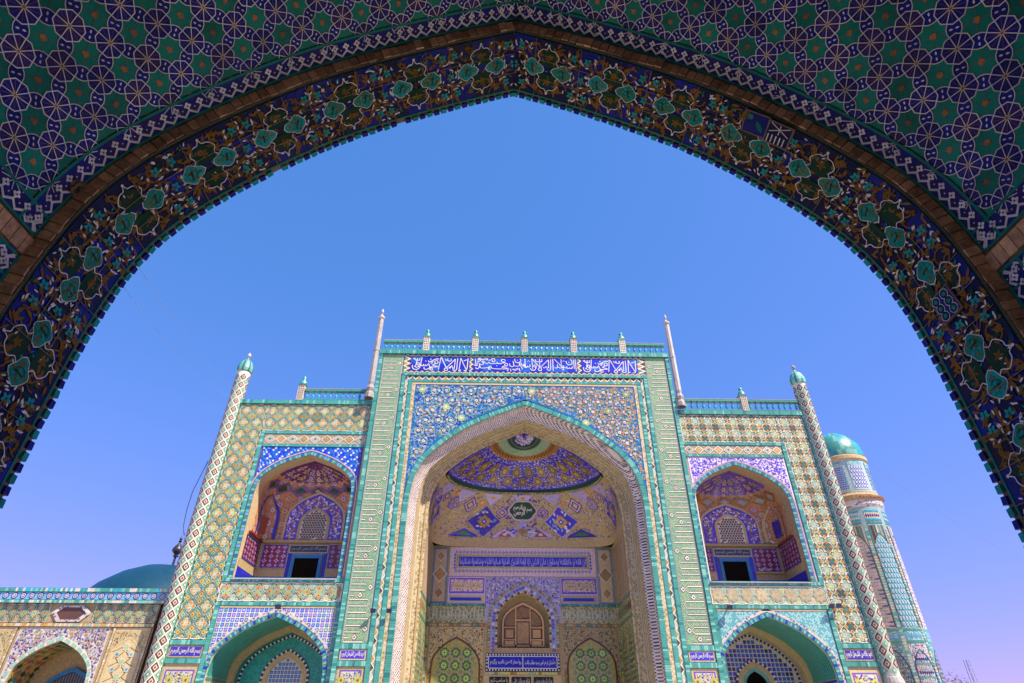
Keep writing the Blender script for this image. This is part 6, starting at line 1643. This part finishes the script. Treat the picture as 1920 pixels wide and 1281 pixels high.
    for i in range(-4, 5):
        for j in range(12):
            x, z = i*.07+(.035 if j % 2 else 0), 1.4+j*.2
            if abs(x) < hw-.03 and z < arch_h(x, 0, hw, 3.0, 4.05)-.1: put(mb, f, [(diamond(x, z, .032, .09), ('grey', 'sage_deep', 'navy')[j % 3] if hue else random.choice(['ultramarine', 'rust', 'white']), 0)] if hue else [(ngon(x, z, .02, 6, 0, 3), random.choice(['plum', 'rust', 'ultramarine']), 0)], .02)
    mb.build('lower_panel', tw)
    mb = MB()
    for j in range(80): put(mb, lambda u, z, h: T(a0+u, z, h), [(rect(-.05, -.9+j*.14, .05, -.80+j*.14), random.choice(['turquoise_pale', 'sage', 'cream', 'pale_aqua', 'turquoise', 'pale_aqua']), 0)], .03)
    mb.build('tower_rib', tw, kind='stuff')

# ------------------------------------------------------------------ doves
def dove(x, y, z, yaw, label):
    sec = [(-.20, .045, .035, .008), (-.12, .055, .045, .018), (-.05, .075, .058, .05), (.03, .095, .066, .068), (.09, .125, .058, .062), (.125, .165, .036, .04), (.14, .195, .030, .032), (.16, .205, .028, .026), (.18, .20, .010, .010), (.205, .193, .002, .002)]
    mb = MB(); N = 10; M = Matrix.Translation((x, y, z)) @ Matrix.Rotation(yaw, 4, 'Z')
    ringp = lambda s: [M @ Vector((s[0], s[2]*math.cos(2*math.pi*k/N), s[1]+s[3]*math.sin(2*math.pi*k/N))) for k in range(N)]
    rs = [ringp(s) for s in sec]
    for i, (a, b) in enumerate(zip(rs, rs[1:])):
        for k in range(N): mb.face([a[k], a[(k+1) % N], b[(k+1) % N], b[k]], 'ochre' if i == len(rs)-2 else 'white')
    mb.face(rs[0], 'white')
    root = thing('white_dove', label, 'bird', (x, y, z), 'doves in the balconies')
    mb.build('body', root, smooth=True)
    for s_ in (-1, 1):
        mb = MB(); wq = [(.08, .055, .12), (.02, .075, .115), (-.10, .05, .07), (-.19, .02, .05), (-.05, .066, .06)]
        mb.face([M @ Vector((p[0], s_*p[1], p[2])) for p in wq], 'off_white'); mb.face([M @ Vector((p[0], s_*(p[1]-.012), p[2])) for p in wq], 'off_white'); mb.build('wing', root)
        mb = MB(); c = M @ Vector((.02, s_*.022, 0)); mb.box(c.x-.004, c.x+.004, c.y-.004, c.y+.004, z, z+.05, 'rust'); mb.build('leg', root)
LY = YW+2.35-.09
dove(-9.35, LY-.06, 8.44, 0.3, 'white dove on the ledge of the left balcony')
dove(11.62, LY-.06, 8.44, 0.2, 'white dove below the lattice screen in the right balcony')
dove(13.5, LY-.06, 8.44, 0.4, 'white dove on ledge above patterned panel, nearer the lattice screen')
dove(14.1, LY-.06, 8.44, 3.3, 'white dove on ledge nearest the corner of the right balcony')
mb = MB(); mb.box(12.85, 14.30, YW+2.2, YW+2.33, 7.02, 7.10, 'sand'); mb.build('lower_ledge', portal)
dove(13.20, LY, 7.10, 0.5, 'white dove low on the panel, beside the blue door frame')
dove(13.58, LY, 7.10, 0.6, 'white dove low on the panel, away from the blue door')

# ------------------------------------------------------------------ floodlights
def lamp(x, y, z, s, label, tilt=.5):
    root = thing('floodlight', label, 'lamp', (x, y, z), 'floodlights on the portal')
    mb = MB(); mb.box(x-.02*s, x+.02*s, y-.22*s, y, z-.03*s, z+.03*s, 'dark_metal'); mb.build('bracket', root)
    mb = MB(); M = Matrix.Translation((x, y-.28*s, z)) @ Matrix.Rotation(tilt, 4, 'X')
    b0 = [(-.16, -.07, -.13), (.16, -.07, -.13), (.16, -.07, .13), (-.16, -.07, .13)]; b1 = [(-.09, .09, -.08), (.09, .09, -.08), (.09, .09, .08), (-.09, .09, .08)]
    A_ = [M @ (Vector(p)*s) for p in b0]; B_ = [M @ (Vector(p)*s) for p in b1]
    for i in range(4): mb.face([A_[i], A_[(i+1) % 4], B_[(i+1) % 4], B_[i]], 'dark_metal')
    mb.face(B_, 'dark_metal'); mb.build('housing', root)
    mb = MB(); mb.face([M @ (Vector((p[0]*.9, -.068, p[2]*.9))*s) for p in b0], 'navy'); mb.build('glass', root)
lamp(10.25, YW-.05, 5.02, .85, 'floodlight on the turquoise edge above the right lower arch', .7)
lamp(14.88, YW-.04, 5.10, .75, 'left one of two floodlights on the right star tile column', .6)
lamp(15.2, YW-.04, 5.12, .75, 'right one of two floodlights on the right star tile column', .6)
lamp(-9.6, YW-.05, 4.92, .8, 'floodlight over the tip of the left lower arch', .7)
lamp(-5.42, YP-.07, 4.75, .7, 'floodlight on the green script pier left of the niche', .5)
lamp(-4.72, YP-.07, 4.75, .7, 'floodlight on the turquoise edge of the great niche, left', .5)

# ------------------------------------------------------------------ cables
def tube(name, pts, r, mat, label, n=6):
    mb = MB(); rings = []
    for i, p in enumerate(pts):
        a = Vector(pts[max(i-1, 0)]); b = Vector(pts[min(i+1, len(pts)-1)]); t = (b-a).normalized(); u = t.cross(Vector((0.3, .1, 1))).normalized(); v = t.cross(u)
        rings.append([Vector(p)+(u*math.cos(2*math.pi*k/n)+v*math.sin(2*math.pi*k/n))*r for k in range(n)])
    for a, b in zip(rings, rings[1:]):
        for k in range(n): mb.face([a[k], a[(k+1) % n], b[(k+1) % n], b[k]], mat)
    o = mb.build(name, None, smooth=True); tag(o, label, 'cable')
def sag(a, b, d, n=24): return [tuple(Vector(a).lerp(Vector(b), i/n)-Vector((0, 0, 4*d*(i/n)*(1-i/n)))) for i in range(n+1)]
tube('overhead_cable', sag((-4.6, 5.2, 5.0), (-14.3, 28.0, 15.75), .35), .0028, 'cable', 'thin pale cable from the gateway to the left minaret')
tube('overhead_cable', sag((-4.75, 5.2, 4.75), (-14.35, 28.0, 15.4), .5), .0022, 'cable', 'thin grey cable just below the pale one at left')
tube('overhead_cable', sag((22.9, 34.0, 14.6), (40.5, 44.0, 10.0), .6), .009, 'cable', 'thin grey cable running right from the corner tower')
tube('loose_cable', [tuple(p)+(0,) if False else p for p in [(-14.72, 28.15, 11.7), (-14.85, 28.12, 10.9), (-14.98, 28.1, 10.1), (-14.98, 28.1, 9.2), (-14.9, 28.12, 8.4), (-14.75, 28.15, 8.0)]], .02, 'dark_metal', 'black cable hanging loose off the left minaret')

# ------------------------------------------------------------------ far tree and mast at the lower right
tr = thing('far_tree', 'olive-brown tree top beside the foot of the corner tower', 'tree', (61.0, 90.0, GZ))
mb = MB(); mb.lathe([(.35, 0), (.25, 2.5), (.18, 5.0), (.05, 8.0)], (61.0, 90, GZ), 'brown', 8); mb.build('trunk', tr)
glaze('dry_leaf', (0.085, 0.065, 0.022), rough=0.7, var=0.5, scale=1.5)
mb = MB(); rnd = random.Random(3)
for k in range(2600):
    a, b, c = rnd.gauss(0, 1), rnd.gauss(0, 1), rnd.gauss(0, 1); d = math.sqrt(a*a+b*b+c*c); q = rnd.random()**.4
    p = Vector((61.0+a/d*q*3.2*(1+.25*math.sin(5*a)), 90+b/d*q*3.2, 4.7+c/d*q*3.3*(1+.2*math.sin(7*b)))); u = Vector((rnd.uniform(-1, 1), rnd.uniform(-1, 1), rnd.uniform(-1, 1))).normalized()*.16; v = u.orthogonal()*.7
    mb.face([p-u, p+v*.5, p+u, p-v*.5], 'dry_leaf')
mb.build('crown', tr)
for k in range(7):
    a = k*.9; mb = MB(); p0, p1 = Vector((61, 90, 2.5+.3*k)), Vector((61+2.4*math.cos(a), 90+2.4*math.sin(a), 4.5+.4*k)); s_ = Vector((.05, 0, 0)); mb.face([p0-s_, p0+s_, p1+s_*.3, p1-s_*.3], 'brown'); s2 = Vector((0, .05, 0)); mb.face([p0-s2, p0+s2, p1+s2*.3, p1-s2*.3], 'brown'); mb.build('limb', tr)
MX, MY = 107.5, 150.0
ms = thing('radio_mast', 'slender lattice radio mast far off at lower right', 'mast', (MX, MY, GZ))
for sx in (-1, 1):
    for sy in (-1, 1):
        mb = MB(); r0, r1 = .75, .35; a = Vector((MX+sx*r0, MY+sy*r0, GZ)); b = Vector((MX+sx*r1, MY+sy*r1, 16.0))
        for e in (Vector((.07, 0, 0)), Vector((0, .07, 0))): mb.face([a-e, a+e, b+e, b-e], 'grey')
        mb.build('mast_leg', ms)
mb = MB(); zz = -1.6; k = 0
while zz < 15:
    r = .75-.4*(zz+1.6)/25.6; r2 = .75-.4*(zz+2.6)/25.6
    for sy in (-1, 1):
        sg = 1 if k % 2 else -1; a = Vector((MX-sg*r, MY+sy*r, zz)); b = Vector((MX+sg*r2, MY+sy*r2, zz+1.0)); e = Vector((0, 0, .05)); mb.face([a-e, a+e, b+e, b-e], 'grey')
        a = Vector((MX-r, MY+sy*r, zz)); b = Vector((MX+r, MY+sy*r, zz)); mb.face([a-e, a+e, b+e, b-e], 'grey')
    zz += 1.0; k += 1
mb.build('mast_bracing', ms, kind='stuff')
